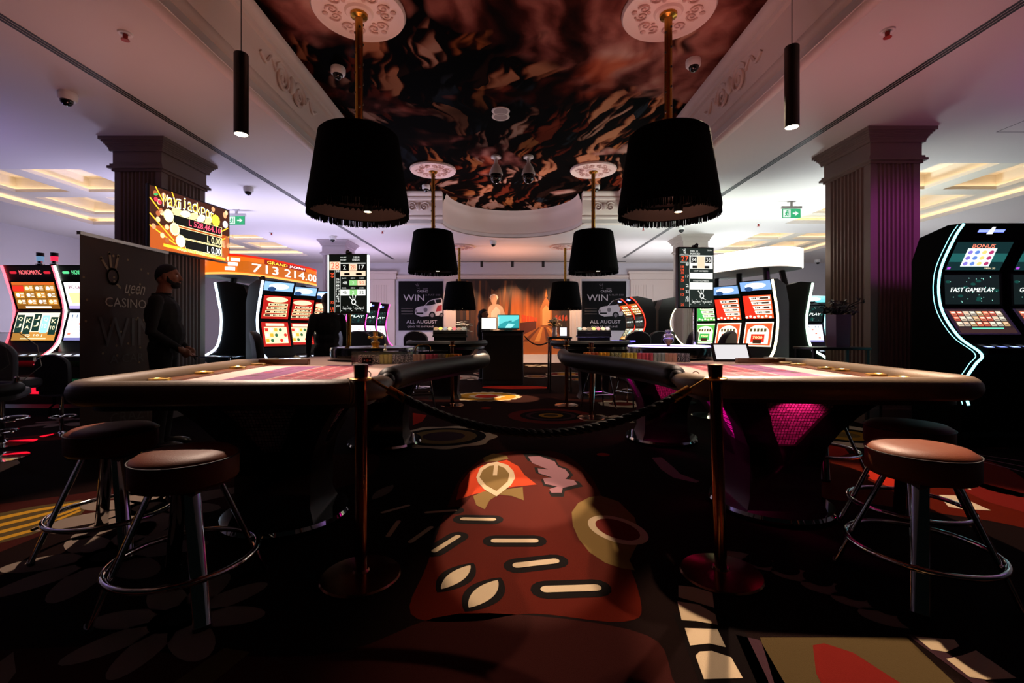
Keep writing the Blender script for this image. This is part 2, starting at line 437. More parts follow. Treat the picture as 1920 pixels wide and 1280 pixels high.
# under the left stools
a = fp(334, 1158); daisy(a[0], a[1], .33, 8, C_CREAM_SHADE, .05)
a = fp(205, 1041); daisy(a[0], a[1], .42, 8, C_CREAM_SHADE, .3)
a = fp(280, 950); daisy(a[0], a[1], .5, 8, C_CREAM_SHADE, .7)
pp([(-120, 985), (60, 950), (150, 937), (175, 942), (150, 965), (60, 1002), (-120, 1050)], C_GREEN, 1)
for k in range(4): pp([(-110, 992 + 15 * k), (60, 956 + 12 * k), (150, 940 + 5 * k), (152, 943 + 5 * k), (60, 961 + 12 * k), (-110, 999 + 15 * k)], C_GOLD, 2)
pp([(420, 1215), (470, 1222), (250, 1400), (150, 1400)], C_GREEN, 1)
pp([(0, 1240), (25, 1222), (30, 1260), (0, 1300)], C_CREAM_SHADE, 1)
pp([(0, 860), (33, 862), (38, 868), (0, 885)], C_CREAM, 1)
# right side between machine and stools
pp([(1530, 832), (1580, 836), (1592, 850), (1560, 860), (1520, 858)], C_RED, 1)
pp([(1628, 868), (1700, 880), (1692, 925), (1650, 905), (1620, 892)], C_RED, 1)
pp([(1800, 895), (1920, 925), (1920, 960), (1850, 940), (1790, 912)], C_MAR, 1)
pleaf(1738, 886, 1822, 919, .12, C_CREAM, False)
pp([(1760, 928), (1795, 929), (1858, 957), (1808, 955), (1778, 950)], C_CREAM, 2)
target(1912, 928, [(.06, C_CREAM, 0, 0)])
for k in range(3): pdash(1838, 853 + 6 * k, 1925, 866 + 10 * k, .9, False, C_LILAC)
pp([(1222, 858), (1240, 857), (1262, 875), (1275, 888), (1312, 902), (1305, 905), (1262, 895), (1240, 880)], C_LILAC, 1)
# pattern going on to the end of the room
for k in range(46):
    x, y = random.uniform(-9.5, 9.5), random.uniform(9.0, 15.8)
    if k % 3 == 0: daisy(x, y, random.uniform(.3, .5), 8, C_CREAM, random.random())
    elif k % 3 == 1:
        r = random.uniform(.3, .6)
        for i, (q, m) in enumerate(((1, C_CREAM), (.8, C_MAR), (.45, C_GOLD))): fl.ell(x, y, r * q, r * q, m, 1 + i, 0, 30, .04, 11)
    else: fl.ell(x, y, .7, .25, (C_RED, C_CREAM, C_OLIVE)[k % 9 // 3], 1, random.uniform(-.4, .4))
for k in range(26):
    s_ = -1 if k % 2 else 1
    x, y = s_ * random.uniform(3.0, 9.5), random.uniform(3.6, 9)
    if k % 4 < 2: fl.ell(x, y, .6, .2, (C_MAR, C_CREAM_SHADE, C_RED)[k % 3], 1, random.uniform(-1, 1))
    else: daisy(x, y, .4, 8, C_CREAM_SHADE, random.random())
floor = struct(fl.build('floor', lambda u, v, w_: (u, v, w_)))

# ------------------------------------------------------------------ ceiling: plates round the openings
OX0, OX1, OY1 = -2.60, 2.63, 10.35
AX, AR = .07, 1.58
TR = [(-9.6, -6.5, 6.9, 10.5), (6.3, 9.28, 6.65, 10.4), (-9.6, -6.5, 11.6, 14.8), (6.3, 9.28, 11.4, 14.7)]
def plates(x0, x1, y0, y1, holes, z, t, mb):
    xs = sorted({x0, x1, *[h[0] for h in holes], *[h[1] for h in holes]}); ys = sorted({y0, y1, *[h[2] for h in holes], *[h[3] for h in holes]})
    for a, b in zip(xs, xs[1:]):
        for c, d in zip(ys, ys[1:]):
            mx, my = (a + b) / 2, (c + d) / 2
            if any(h[0] < mx < h[1] and h[2] < my < h[3] for h in holes): continue
            mb.box(a, b, c, d, z, z + t)
cl = MB().m(PAINT)
plates(-XW, XW, Y0, Y1, [(OX0, OX1, Y0, OY1), (AX - AR, AX + AR, OY1, OY1 + AR)] + TR, HC, .08, cl)
for s_ in (-1, 1):      # corners between the apse arc and the plates
    arc = [(AX + s_ * AR * math.cos(t * PI / 24), OY1 + AR * math.sin(t * PI / 24)) for t in range(13)]
    for p, q in zip(arc, arc[1:]):
        cl.prism([p, q, (q[0], OY1 + AR + .001), (p[0], OY1 + AR + .001)], lambda a, t: (a[0], a[1], t), HC, HC + .08)
ceiling = struct(cl.build('ceiling', smooth=0))
acc = Panel(.0004)
for x, y in ((6.0, 4.9),): 
    DK = mat('#4a4248', .8)
    for q in ((x, y, x + .9, y + .012), (x, y + .7, x + .9, y + .712), (x, y, x + .012, y + .7), (x + .9, y, x + .912, y + .712)): acc.rect(*q, DK)
o = acc.build('access_hatch', lambda u, v, q: (u, v, HC - .001 - q)); tag(o, 'flush access hatch outline in ceiling above far right machines', 'hatch')

# painted raised panel
fm = bpy.data.materials.new('painted_clouds'); fm.use_nodes = True
nt = fm.node_tree; B = nt.nodes['Principled BSDF']; B.inputs['Roughness'].default_value = .9; B.inputs['Specular IOR Level'].default_value = .03; L = nt.links.new
def N(t, **kw):
    n = nt.nodes.new(t)
    if 'Smoothness' in kw: n.feature = 'SMOOTH_F1'
    for k, v in kw.items(): n.inputs[k].default_value = v
    return n
def ramp(stops, interp='LINEAR'):
    r = nt.nodes.new('ShaderNodeValToRGB'); r.color_ramp.interpolation = interp
    while len(r.color_ramp.elements) < len(stops): r.color_ramp.elements.new(.5)
    for e, (p, c) in zip(r.color_ramp.elements, stops): e.position = p; e.color = lin(c) + (1,)
    return r
def mixc(f, a, b):
    n = nt.nodes.new('ShaderNodeMix'); n.data_type = 'RGBA'
    for s_, v in ((0, f), (6, a), (7, b)):
        if hasattr(v, 'is_linked'): L(v, n.inputs[s_])
        else: n.inputs[s_].default_value = v
    return n.outputs[2]
tc = nt.nodes.new('ShaderNodeTexCoord'); OB = tc.outputs['Object']
warp = N('ShaderNodeTexNoise', Scale=.55, Detail=3.0); L(OB, warp.inputs['Vector'])
va = nt.nodes.new('ShaderNodeVectorMath'); va.operation = 'SCALE'; va.inputs['Scale'].default_value = 1.5; L(warp.outputs['Color'], va.inputs[0])
vb = nt.nodes.new('ShaderNodeVectorMath'); vb.operation = 'ADD'; L(OB, vb.inputs[0]); L(va.outputs[0], vb.inputs[1])
def sepc(v):
    n = nt.nodes.new('ShaderNodeSeparateXYZ'); L(v, n.inputs[0]); return n
def math_(op, a, b=0.0):
    n = nt.nodes.new('ShaderNodeMath'); n.operation = op
    for i, v in enumerate((a, b)):
        if hasattr(v, 'is_linked'): L(v, n.inputs[i])
        else: n.inputs[i].default_value = v
    return n.outputs[0]
# billowing clouds: rounded cells at three sizes, modelled by a painted light from the right
sep = sepc(OB)
def shift(v, o):
    n = nt.nodes.new('ShaderNodeVectorMath'); n.operation = 'ADD'; L(v, n.inputs[0]); n.inputs[1].default_value = o; return n.outputs[0]
def cells(v, sc, sm, scale3=(1, 1, 1), rot=0):
    mpn = nt.nodes.new('ShaderNodeMapping'); mpn.inputs['Scale'].default_value = scale3; mpn.inputs['Rotation'].default_value = (0, 0, rot); L(v, mpn.inputs[0])
    n = N('ShaderNodeTexVoronoi', Scale=sc, Smoothness=sm); L(mpn.outputs[0], n.inputs['Vector']); return n.outputs['Distance'], mpn.outputs[0]
def height(v):
    a, b, c = cells(v, 1.0, .35, (1, .5, 1))[0], cells(v, 2.2, .3, (1, .5, 1))[0], cells(v, 5.2, .3, (1, .5, 1))[0]
    return math_('MULTIPLY', math_('ADD', math_('ADD', a, math_('MULTIPLY', b, .55)), math_('MULTIPLY', c, .26)), -1.0)
h0, h1 = height(vb.outputs[0]), height(shift(vb.outputs[0], (.12, .16, 0)))
slope = math_('SUBTRACT', h0, h1)
big = N('ShaderNodeTexNoise', Scale=.36, Detail=2.0, Roughness=.5, Distortion=.5); L(shift(OB, (3.1, 7.4, 0)), big.inputs['Vector'])
fin = N('ShaderNodeTexNoise', Scale=6.0, Detail=6.0, Roughness=.65); L(vb.outputs[0], fin.inputs['Vector'])
lum = math_('ADD', math_('MULTIPLY', slope, -.75), math_('ADD', math_('MULTIPLY', h0, .30), math_('MULTIPLY', fin.outputs['Fac'], .16)))
lum = math_('ADD', lum, math_('MULTIPLY', big.outputs['Fac'], 1.25))
lum = math_('ADD', lum, math_('ADD', math_('MULTIPLY', sep.outputs[0], .07), math_('MULTIPLY', sep.outputs[1], .008)))
r1 = ramp([(.20, '#040303'), (.31, '#150a08'), (.41, '#40201a'), (.52, '#80504a'), (.66, '#b98a80'), (.84, '#dcbcb0')]); L(lum, r1.inputs[0])
hue = N('ShaderNodeTexNoise', Scale=.7, Detail=2.0); L(vb.outputs[0], hue.inputs['Vector'])
r0 = ramp([(.38, '#e8d0d0'), (.50, '#ffffff'), (.60, '#ff9850')]); L(hue.outputs['Fac'], r0.inputs[0])
def mulc(a, b, f=.8):
    n = nt.nodes.new('ShaderNodeMix'); n.data_type = 'RGBA'; n.blend_type = 'MULTIPLY'; n.inputs[0].default_value = f; L(a, n.inputs[6]); L(b, n.inputs[7]); return n.outputs[2]
c1 = mulc(r1.outputs[0], r0.outputs[0])
# crowds of tumbling robed figures: bent limbs and folded drapery
SC3 = (1.5, .62, 1)
f0, mv = cells(vb.outputs[0], 1.7, .10, SC3, .35); f1, _ = cells(shift(vb.outputs[0], (.05, .08, 0)), 1.7, .10, SC3, .35)
g0, _ = cells(vb.outputs[0], 4.2, .12, (1.6, .6, 1), -.4); g1, _ = cells(shift(vb.outputs[0], (.025, .04, 0)), 4.2, .12, (1.6, .6, 1), -.4)
fgc = N('ShaderNodeTexVoronoi', Scale=1.7); L(mv, fgc.inputs['Vector'])
cs = sepc(fgc.outputs['Color'])
rc = ramp([(.0, '#d09470'), (.22, '#7a3420'), (.40, '#caa694'), (.55, '#26333f'), (.66, '#b87848'), (.82, '#2a1812')], 'CONSTANT'); L(cs.outputs[0], rc.inputs[0])
shd = math_('ADD', math_('MULTIPLY', math_('SUBTRACT', f1, f0), 4.5), math_('ADD', math_('MULTIPLY', math_('SUBTRACT', g1, g0), 3.0), math_('SUBTRACT', .62, f0)))
sh = ramp([(.0, '#0c0706'), (.22, '#5a4038'), (.50, '#d0bcb0'), (.8, '#ffffff')]); L(shd, sh.inputs[0])
fgm = mulc(rc.outputs[0], sh.outputs[0], 1.0)
msk = N('ShaderNodeTexNoise', Scale=.62, Detail=3.0, Distortion=.6); L(OB, msk.inputs['Vector'])
r3 = ramp([(.49, '#000000'), (.53, '#ffffff')]); L(math_('ADD', msk.outputs['Fac'], math_('MULTIPLY', math_('SUBTRACT', sep.outputs[1], 5.0), .025)), r3.inputs[0])
r5 = ramp([(.30, '#181010'), (.50, '#ffffff')]); L(math_('ADD', math_('MULTIPLY', big.outputs['Fac'], .8), math_('ADD', math_('MULTIPLY', sep.outputs[0], .06), math_('MULTIPLY', sep.outputs[1], .012))), r5.inputs[0])
c2 = mixc(r3.outputs[0], c1, mulc(fgm, r5.outputs[0], 1.0))
dk = nt.nodes.new('ShaderNodeMix'); dk.data_type = 'RGBA'; dk.blend_type = 'MULTIPLY'; dk.inputs[0].default_value = 1; dk.inputs[7].default_value = (.80, .66, .60, 1); L(c2, dk.inputs[6]); L(dk.outputs[2], B.inputs['Base Color'])
mb = MB().m(fm)
mb.box(-2.42, 2.45, Y0, OY1 + .02, HR, HR + .05)
arc = [(AX + (AR - .02) * math.cos(t * PI / 36), OY1 + .02 + (AR - .02) * math.sin(t * PI / 36)) for t in range(37)]
mb.prism(arc, lambda a, t: (a[0], a[1], t), HR + .001, HR + .05)
struct(mb.build('ceiling_painting', smooth=0))

# cornice round the raised panel
PROF = [(-.11, 3.60), (-.11, 3.575), (-.07, 3.565), (-.03, 3.57), (-.01, 3.60), (.0, 3.64), (-.01, 3.68), (.03, 3.70), (.045, 3.74), (.03, 3.78), (.05, 3.80), (.075, 3.95), (.095, 4.10), (.13, 4.115), (.14, 4.15), (.12, 4.17), (.16, 4.19), (.19, 4.24), (.19, 4.275)]
def sweep(name, fn, closed_back=True):
    mb = MB().m(TRIM)
    pts = PROF + [(-.11, 4.275)]
    return mb, pts
for nm, f in (('trim_1', lambda p, t: (OX0 + p[0], t, p[1])), ('trim_2', lambda p, t: (OX1 - p[0], t, p[1]))):
    mb = MB().m(TRIM); mb.prism(PROF + [(-.11, 4.28)], f, Y0, OY1 + .0); tr_ = struct(mb.build(nm, smooth=50))
    s_ = 1 if nm == 'trim_1' else -1; bx = OX0 if s_ == 1 else OX1
    for yy in (2.55, 5.25, 8.0):
        mb = MB().m(TRIM)
        for q in (-1, 1):
            P = []
            for i in range(26):
                t = i / 25; a = t * 2.3 * 2 * PI; r = .15 * (1 - t) + .012
                P.append((bx + s_ * (.085), yy + q * (.20 + r * math.cos(a)), 3.95 + r * math.sin(a)))
            mb.tube(P, [.022 * (1 - .5 * i / 25) for i in range(26)], 6)
            mb.tube(smoothpath([(bx + s_ * .085, yy + q * .35, 3.95), (bx + s_ * .085, yy + q * .45, 4.04), (bx + s_ * .085, yy + q * .55, 3.93), (bx + s_ * .085, yy + q * .66, 3.98)], 5), .02, 6)
        mb.ball((bx + s_ * .09, yy, 3.98), (.035, .06, .10))
        mb.build('ornament', tr_)
for nm, a, b in (('trim_3', OX0, AX - AR), ('trim_4', AX + AR, OX1)):
    mb = MB().m(TRIM); mb.prism(PROF + [(-.11, 4.28)], lambda p, t: (t, OY1 - p[0], p[1]), a, b); tr_ = struct(mb.build(nm, smooth=50))
    mb = MB().m(TRIM); c = (a + b) / 2
    for q in (-1, 1):
        P = [(c + q * (.14 + (.11 * (1 - i / 19) + .01) * math.cos(i / 19 * 12)), OY1 - .085, 3.95 + (.11 * (1 - i / 19) + .01) * math.sin(i / 19 * 12)) for i in range(20)]
        mb.tube(P, .018, 6)
    mb.ball((c, OY1 - .085, 3.95), (.05, .03, .09)); mb.build('ornament', tr_)
mb = MB().m(TRIM)
AP = [(.0, 3.58), (-.03, 3.575), (-.05, 3.60), (-.02, 3.66), (.0, 3.75), (-.02, 3.95), (.02, 4.12), (.05, 4.16), (.05, 4.20), (.09, 4.275)]
mb.rings([[(AX + (AR - p[0]) * math.cos(PI * t / 40), OY1 + (AR - p[0]) * math.sin(PI * t / 40), p[1]) for t in range(41)] for p in AP], close=False)
struct(mb.build('trim_5', smooth=50))

# coffered trays with their light coves
LED = glow('#ffdfb4', 4.6)
COVE = mat('#e6dccb', .8)
for i, (a, b, c, d) in enumerate(TR):
    mb = MB().m(COVE)
    zb = HC + .15
    mb.box(a - .14, a - .12, c - .14, d + .14, HC + .08, zb + .09); mb.box(b + .12, b + .14, c - .14, d + .14, HC + .08, zb + .09)
    mb.box(a - .14, b + .14, c - .14, c - .12, HC + .08, zb + .09); mb.box(a - .14, b + .14, d + .12, d + .14, HC + .08, zb + .09)
    nx, ny = 2, 2
    bw = .34; cw, cd = (b - a - bw * (nx + 1)) / nx, (d - c - bw * (ny + 1)) / ny
    holes = [(a + bw + (cw + bw) * p, a + bw + (cw + bw) * p + cw, c + bw + (cd + bw) * q, c + bw + (cd + bw) * q + cd) for p in range(nx) for q in range(ny)]
    plates(a - .14, b + .14, c - .14, d + .14, holes, zb, .06, mb)
    led = MB().m(LED)
    for h in holes:
        x0, x1, y0, y1 = h[0] - .1, h[1] + .1, h[2] - .1, h[3] + .1
        mb.box(x0 - .02, x0, y0, y1, zb + .06, zb + .32); mb.box(x1, x1 + .02, y0, y1, zb + .06, zb + .32)
        mb.box(x0, x1, y0 - .02, y0, zb + .06, zb + .32); mb.box(x0, x1, y1, y1 + .02, zb + .06, zb + .32)
        mb.box(x0, x1, y0, y1, zb + .30, zb + .32)
        for q in ((x0 + .02, x0 + .05, y0, y1), (x1 - .05, x1 - .02, y0, y1), (x0, x1, y0 + .02, y0 + .05), (x0, x1, y1 - .05, y1 - .02)): led.box(*q, zb + .062, zb + .075)
    for q in ((a - .10, a - .06, c, d), (b + .06, b + .10, c, d), (a, b, c - .10, c - .06), (a, b, d + .06, d + .10)): led.box(*q, HC + .082, HC + .095)
    t_ = struct(mb.build('ceiling_tray', smooth=0)); led.build('light_strip', t_, smooth=0)

# slot diffusers in the ceiling
for x, y1, nm in ((-3.97, 15.6, 'left'), (3.83, 15.3, 'right')):
    mb = MB().m(mat('#050505', .6))
    for k in (-1, 0, 1): mb.box(x + k * .034 - .012, x + k * .034 + .012, Y0, y1, HC - .004, HC + .001)
    mb.m(PAINT); mb.box(x - .05, x + .05, Y0, y1, HC - .0015, HC + .002)
    o = mb.build('ceiling_slot_diffuser', smooth=0); tag(o, f'long dark three line air slot in the {nm} half of the ceiling', 'air vent')

# walls
def wall(nm, x0, x1, y0, y1): 
    mb = MB().m(WALLP); mb.box(x0, x1, y0, y1, 0, HC + .08); return struct(mb.build(nm, smooth=0))
wall('wall_back', -XW, XW, Y1, Y1 + .15)
wall('wall_left', -XW - .15, -XW, Y0, Y1); wall('wall_right', XW, XW + .15, Y0, Y1)
for nm, q in (('baseboard_back', (-XW, XW, Y1 - .03, Y1)), ('baseboard_left', (-XW, -XW + .03, Y0, Y1)), ('baseboard_right', (XW - .03, XW, Y0, Y1))):
    mb = MB().m(TRIM); mb.box(*q, 0, .14); struct(mb.build(nm, smooth=0))
k = 6
def fluted(x0, x1, y0, y1, n, dep=.022):
    """outline of a pillar shaft with grooves on its four faces"""
    P = []
    def side(a, b, nrm):
        L_ = (Vector(b) - Vector(a)); e = .12
        P.append(tuple(a))
        for i in range(n):
            for f, dd in ((.12, 0), (.3, dep), (.7, dep), (.88, 0)):
                t = e + (1 - 2 * e) * (i + f) / n
                q = Vector(a) + L_ * t + Vector(nrm) * dd; P.append((q.x, q.y))
    side((x0, y0), (x1, y0), (0, 1)); side((x1, y0), (x1, y1), (-1, 0)); side((x1, y1), (x0, y1), (0, -1)); side((x0, y1), (x0, y0), (1, 0))
    return P
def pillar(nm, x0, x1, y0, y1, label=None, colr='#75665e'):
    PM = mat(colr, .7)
    mb = MB().m(PM)
    mb.prism(fluted(x0, x1, y0, y1, 9), lambda p, t: (p[0], p[1], t), .22, 3.20)
    def slab(o, a, b): mb.box(x0 - o, x1 + o, y0 - o, y1 + o, a, b)
    slab(.03, 0, .20); slab(.015, .20, .23)
    for o_, a, b in ((.02, 3.19, 3.22), (.055, 3.22, 3.25), (.035, 3.25, 3.28), (.012, 3.28, 3.44)): slab(o_, a, b)
    for i in range(6): slab(.03 + .055 * (i / 5) ** 1.6 + .01, 3.44 + .02 * i, 3.46 + .02 * i)
    slab(.115, 3.56, 3.60)
    return struct(mb.build(nm, smooth=20))
pillar('pillar_left', -5.06, -4.46, 5.83, 6.67); pillar('pillar_right', 4.405, 5.01, 5.55, 6.34)
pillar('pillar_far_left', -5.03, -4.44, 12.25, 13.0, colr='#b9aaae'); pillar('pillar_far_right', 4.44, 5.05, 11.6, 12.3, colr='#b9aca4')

# end wall: framed mural, pilasters, posters
WY = Y1 - .001
def wbox(nm, x0, x1, z0, z1, dep, m=TRIM):
    mb = MB().m(m); mb.box(x0, x1, WY - dep, WY, z0, z1); return mb
for i, (a, b) in enumerate(((-2.36, -1.93), (2.18, 2.60))):
    mb = wbox('', a, b, .14, 3.06, .06)
    for q in (.06, .2, .34): mb.box(a + q, a + q + .05, WY - .085, WY - .05, .2, 3.0)
    struct(mb.build(f'trim_{6 + i}', smooth=0))
mb = wbox('', -4.4, 4.6, 3.02, 3.10, .07); mb.box(-4.4, 4.6, WY - .11, WY, 3.08, 3.14); struct(mb.build('trim_8', smooth=0))
for i, (a, b) in enumerate(((-5.0, -4.12), (4.36, 5.9))):
    mb = wbox('', a, b, .14, 3.02, .09)
    n = 6
    for j in range(n): mb.box(a + .1 + j * (.55 / n), a + .13 + j * (.55 / n), WY - .11, WY - .08, .3, 2.8)
    if i: mb.box(a + .8, b - .08, WY - .11, WY - .08, .3, 2.8)
    mb.box(a - .06, b + .06, WY - .16, WY, 3.0, 3.2); mb.box(a - .1, b + .1, WY - .2, WY, 3.2, 3.28)
    struct(mb.build(f'trim_{9 + i}', smooth=0))
# mural
mm = bpy.data.materials.new('mural_hall'); mm.use_nodes = True
nt = mm.node_tree; L = nt.links.new; B = nt.nodes['Principled BSDF']; B.inputs['Roughness'].default_value = .6
tc = nt.nodes.new('ShaderNodeTexCoord'); OB = tc.outputs['Object']
mp_ = nt.nodes.new('ShaderNodeMapping'); mp_.inputs['Scale'].default_value = (7, 1, .35); L(OB, mp_.inputs[0])
n1 = N('ShaderNodeTexNoise', Scale=1.2, Detail=4.0); L(mp_.outputs[0], n1.inputs['Vector'])
sep = nt.nodes.new('ShaderNodeSeparateXYZ'); L(OB, sep.inputs[0])
dx = math_('MULTIPLY', math_('SUBTRACT', sep.outputs[0], .35), .55); dz = math_('MULTIPLY', math_('SUBTRACT', sep.outputs[2], 1.5), .8)
rr = math_('SQRT', math_('ADD', math_('MULTIPLY', dx, dx), math_('MULTIPLY', dz, dz)))
g = math_('ADD', rr, math_('MULTIPLY', math_('SUBTRACT', n1.outputs['Fac'], .5), .9))
r1 = ramp([(.0, '#e07a28'), (.35, '#b4581c'), (.7, '#6e3d1c'), (1.0, '#2c1a10')]); L(g, r1.inputs[0]); L(r1.outputs[0], B.inputs['Base Color'])
def mpx(px, py): return ((px - CX) * 16.4 / F, EYE - (py - CY) * 16.4 / F)
mu = Panel(.003)
mu.rect(-1.93, .30, 2.18, 3.02, mm)
def mpoly(pts, m, l=1): mu.poly([mpx(*p) for p in pts], m, l)
PK = lambda h: mat(h, .6)
mpoly([(975, 625), (1012, 612), (1040, 612), (1068, 650), (1068, 664), (975, 664)], PK('#a85a24'), 1)
for k in range(5): mpoly([(1010 + 5 * k, 613), (1013 + 5 * k, 613), (990 + 22 * k, 640), (980 + 22 * k, 640)], PK('#d68a40' if k % 2 else '#6b3316'), 2)
mpoly([(1013, 610), (1013, 578), (1018, 566), (1024, 556), (1030, 566), (1035, 578), (1036, 610)], PK('#b86a30'), 2)
mpoly([(1017, 610), (1017, 580), (1024, 572), (1032, 580), (1032, 610)], PK('#e09a58'), 3)
mpoly([(1022, 556), (1024, 540), (1027, 556)], PK('#c87430'), 3)
for k in range(6): mpoly([(978 + 5 * k, 590 + k), (982 + 5 * k, 590 + k), (982 + 5 * k, 603), (978 + 5 * k, 603)], PK('#d8481c'), 2)
for k in range(4): mpoly([(1041 + 6 * k, 592 + (k % 2) * 3), (1045 + 6 * k, 590), (1046 + 6 * k, 600), (1042 + 6 * k, 602)], PK('#b8401c'), 2)
mpoly([(975, 605), (1005, 602), (1005, 616), (975, 630)], PK('#5c2413'), 2)
for k in range(9): mpoly([(862 + 12 * k, 526), (866 + 12 * k, 526), (868 + 11 * k, 600), (863 + 11 * k, 600)], PK('#7a4a22' if k % 2 else '#4a2c16'), 1)
for x in (928, 980, 1045): mpoly([(x - 16, 525), (x + 16, 525), (x + 8, 540), (x, 545), (x - 8, 540)], PK('#1c100a'), 2)
# pale figure in a light gown
mpoly([(914, 664), (913, 590), (917, 574), (924, 570), (934, 570), (942, 575), (948, 592), (950, 664)], PK('#c9a584'), 4)
mpoly([(919, 664), (921, 585), (930, 574), (938, 582), (941, 664)], PK('#e8cdb2'), 5)
mpoly([(920, 556), (923, 553), (930, 553), (932, 560), (930, 570), (924, 571), (920, 564)], PK('#d29a74'), 5)
cx_, cy_ = mpx(926, 557.5); mu.ell(cx_, cy_, .15, .12, PK('#e6d2bc'), 4, 0, 24, .06, 8)
mural = mu.build('wall_mural', lambda u, v, q: (u, WY - .012 - q, v)); tag(mural, 'large orange wall mural of a lamplit hall with a pale gowned figure', 'mural')
mb = MB().m(TRIM); mb.box(-1.93, 2.18, WY - .10, WY, 0, .30); struct(mb.build('trim_11', smooth=0))

def emblem(p, cx, cy, s, m, l=4):
    """round letter with a small crown of three points"""
    r = []
    for i in range(25): t = 2 * PI * i / 24; r.append((cx + .30 * s * math.cos(t), cy + .36 * s * math.sin(t)))
    for a, b in zip(r, r[1:]): p.line(*a, *b, .06 * s, m, l)
    p.line(cx + .08 * s, cy - .22 * s, cx + .42 * s, cy - .50 * s, .055 * s, m, l)
    for q, hh in ((-.62, .42), (-.18, .72), (.30, .66)):
        p.line(cx + q * .45 * s, cy + .34 * s, cx + q * s, cy + (.34 + hh) * s, .06 * s, m, l); p.ell(cx + q * s, cy + (.36 + hh) * s, .08 * s, .08 * s, m, l)
def poster(nm, x0, x1, z0, z1, label):
    t_ = thing('car_prize_poster', label, 'poster', (x0, WY, z0), 0, 'prize posters on the end wall')
    mb = MB().m(mat('#050506', .6, spec=.1)); mb.box(0, x1 - x0, -.03, 0, 0, z1 - z0); mb.build('board', t_, smooth=0)
    p = Panel(.001); W_, H_ = x1 - x0, z1 - z0
    WH, GR, DG = mat('#bdb4ba', .6, spec=.1), mat('#6f686e', .6, spec=.1), mat('#121214', .6, spec=.1)
    p.rect(0.01, .01, W_ - .01, H_ - .01, mat('#050507', .6, spec=.1))
    U = lambda f: f * W_; V = lambda f: f * H_
    emblem(p, U(.44), V(.88), .13, GR)
    p.text('ueen', U(.55), V(.83), U(.11), V(.035), GR); p.text('CASINO', U(.42), V(.775), U(.25), V(.04), WH)
    p.text('WIN', U(.11), V(.60), U(.47), V(.13), WH); p.text('A FIAT 500', U(.60), V(.705), U(.34), V(.035), GR)
    # small white hatchback with a red ribbon
    p.poly([(U(a), V(b)) for a, b in ((.38, .33), (.37, .40), (.40, .46), (.50, .49), (.58, .50), (.68, .60), (.80, .64), (.97, .66), (.99, .62), (.99, .34), (.90, .30), (.66, .29), (.5, .28))], WH, 2)
    p.poly([(U(a), V(b)) for a, b in ((.60, .505), (.69, .59), (.80, .625), (.84, .54), (.72, .51))], DG, 3)
    p.poly([(U(a), V(b)) for a, b in ((.86, .55), (.83, .625), (.96, .64), (.97, .57))], DG, 3)
    for a, r in ((.76, .075), (.97, .05)): p.ell(U(a), V(.31), U(r), V(r * .95), DG, 3); p.ell(U(a), V(.31), U(r * .55), V(r * .55), GR, 4)
    p.ell(U(.61), V(.42), U(.045), V(.045), GR, 4); p.ell(U(.40), V(.40), U(.02), V(.03), GR, 4)
    p.rect(U(.40), V(.335), U(.56), V(.365), DG, 4)
    p.poly([(U(a), V(b)) for a, b in ((.84, .38), (.88, .50), (.98, .52), (.98, .40))], mat('#8e1620', .5), 4)
    for k in range(3): p.rect(U(.06), V(.33 + .055 * k), U(.33), V(.345 + .055 * k), mat('#3a2f2c', .5), 1)
    p.text('ALL AUGUST', U(.18), V(.145), U(.69), V(.065), WH)
    p.text('ÇDO TË SHTUNË', U(.20), V(.055), U(.60), V(.045), WH)
    p.build('print', lambda u, v, q: (u, -.032 - q, v), t_)
poster('l', -4.0, -2.40, 1.16, 2.94, 'black car prize poster left of the mural, beside the pale pilaster')
poster('r', 2.63, 4.22, 1.16, 2.94, 'black car prize poster right of the mural, above the red glow')
# thin track with small spots before the mural
mb = MB().m(mat('#0a0a0a', .5)); mb.box(-3.6, 4.1, 16.0, 16.03, HC - .02, HC + .001); o = mb.build('spotlight_track', smooth=0); tag(o, 'thin black ceiling track along the end wall', 'track')
for x, wd in ((-.97, 'first'), (.11, 'second'), (1.19, 'third')):
    t_ = thing('track_spotlight', f'small black cylinder spotlight on the end wall track, {wd} from the left', 'spotlight', (x, 15.99, HC - .02), 0, 'spotlights over the mural')
    mb = MB().m(BLK); mb.lathe([(.035, -.19), (.05, -.19), (.05, 0), (.02, 0)], seg=14); mb.build('housing', t_)
    mb = MB().m(glow('#ffd9a8', 2)); mb.lathe([(.034, -.188), (.001, -.186)], seg=12); mb.build('lens', t_)
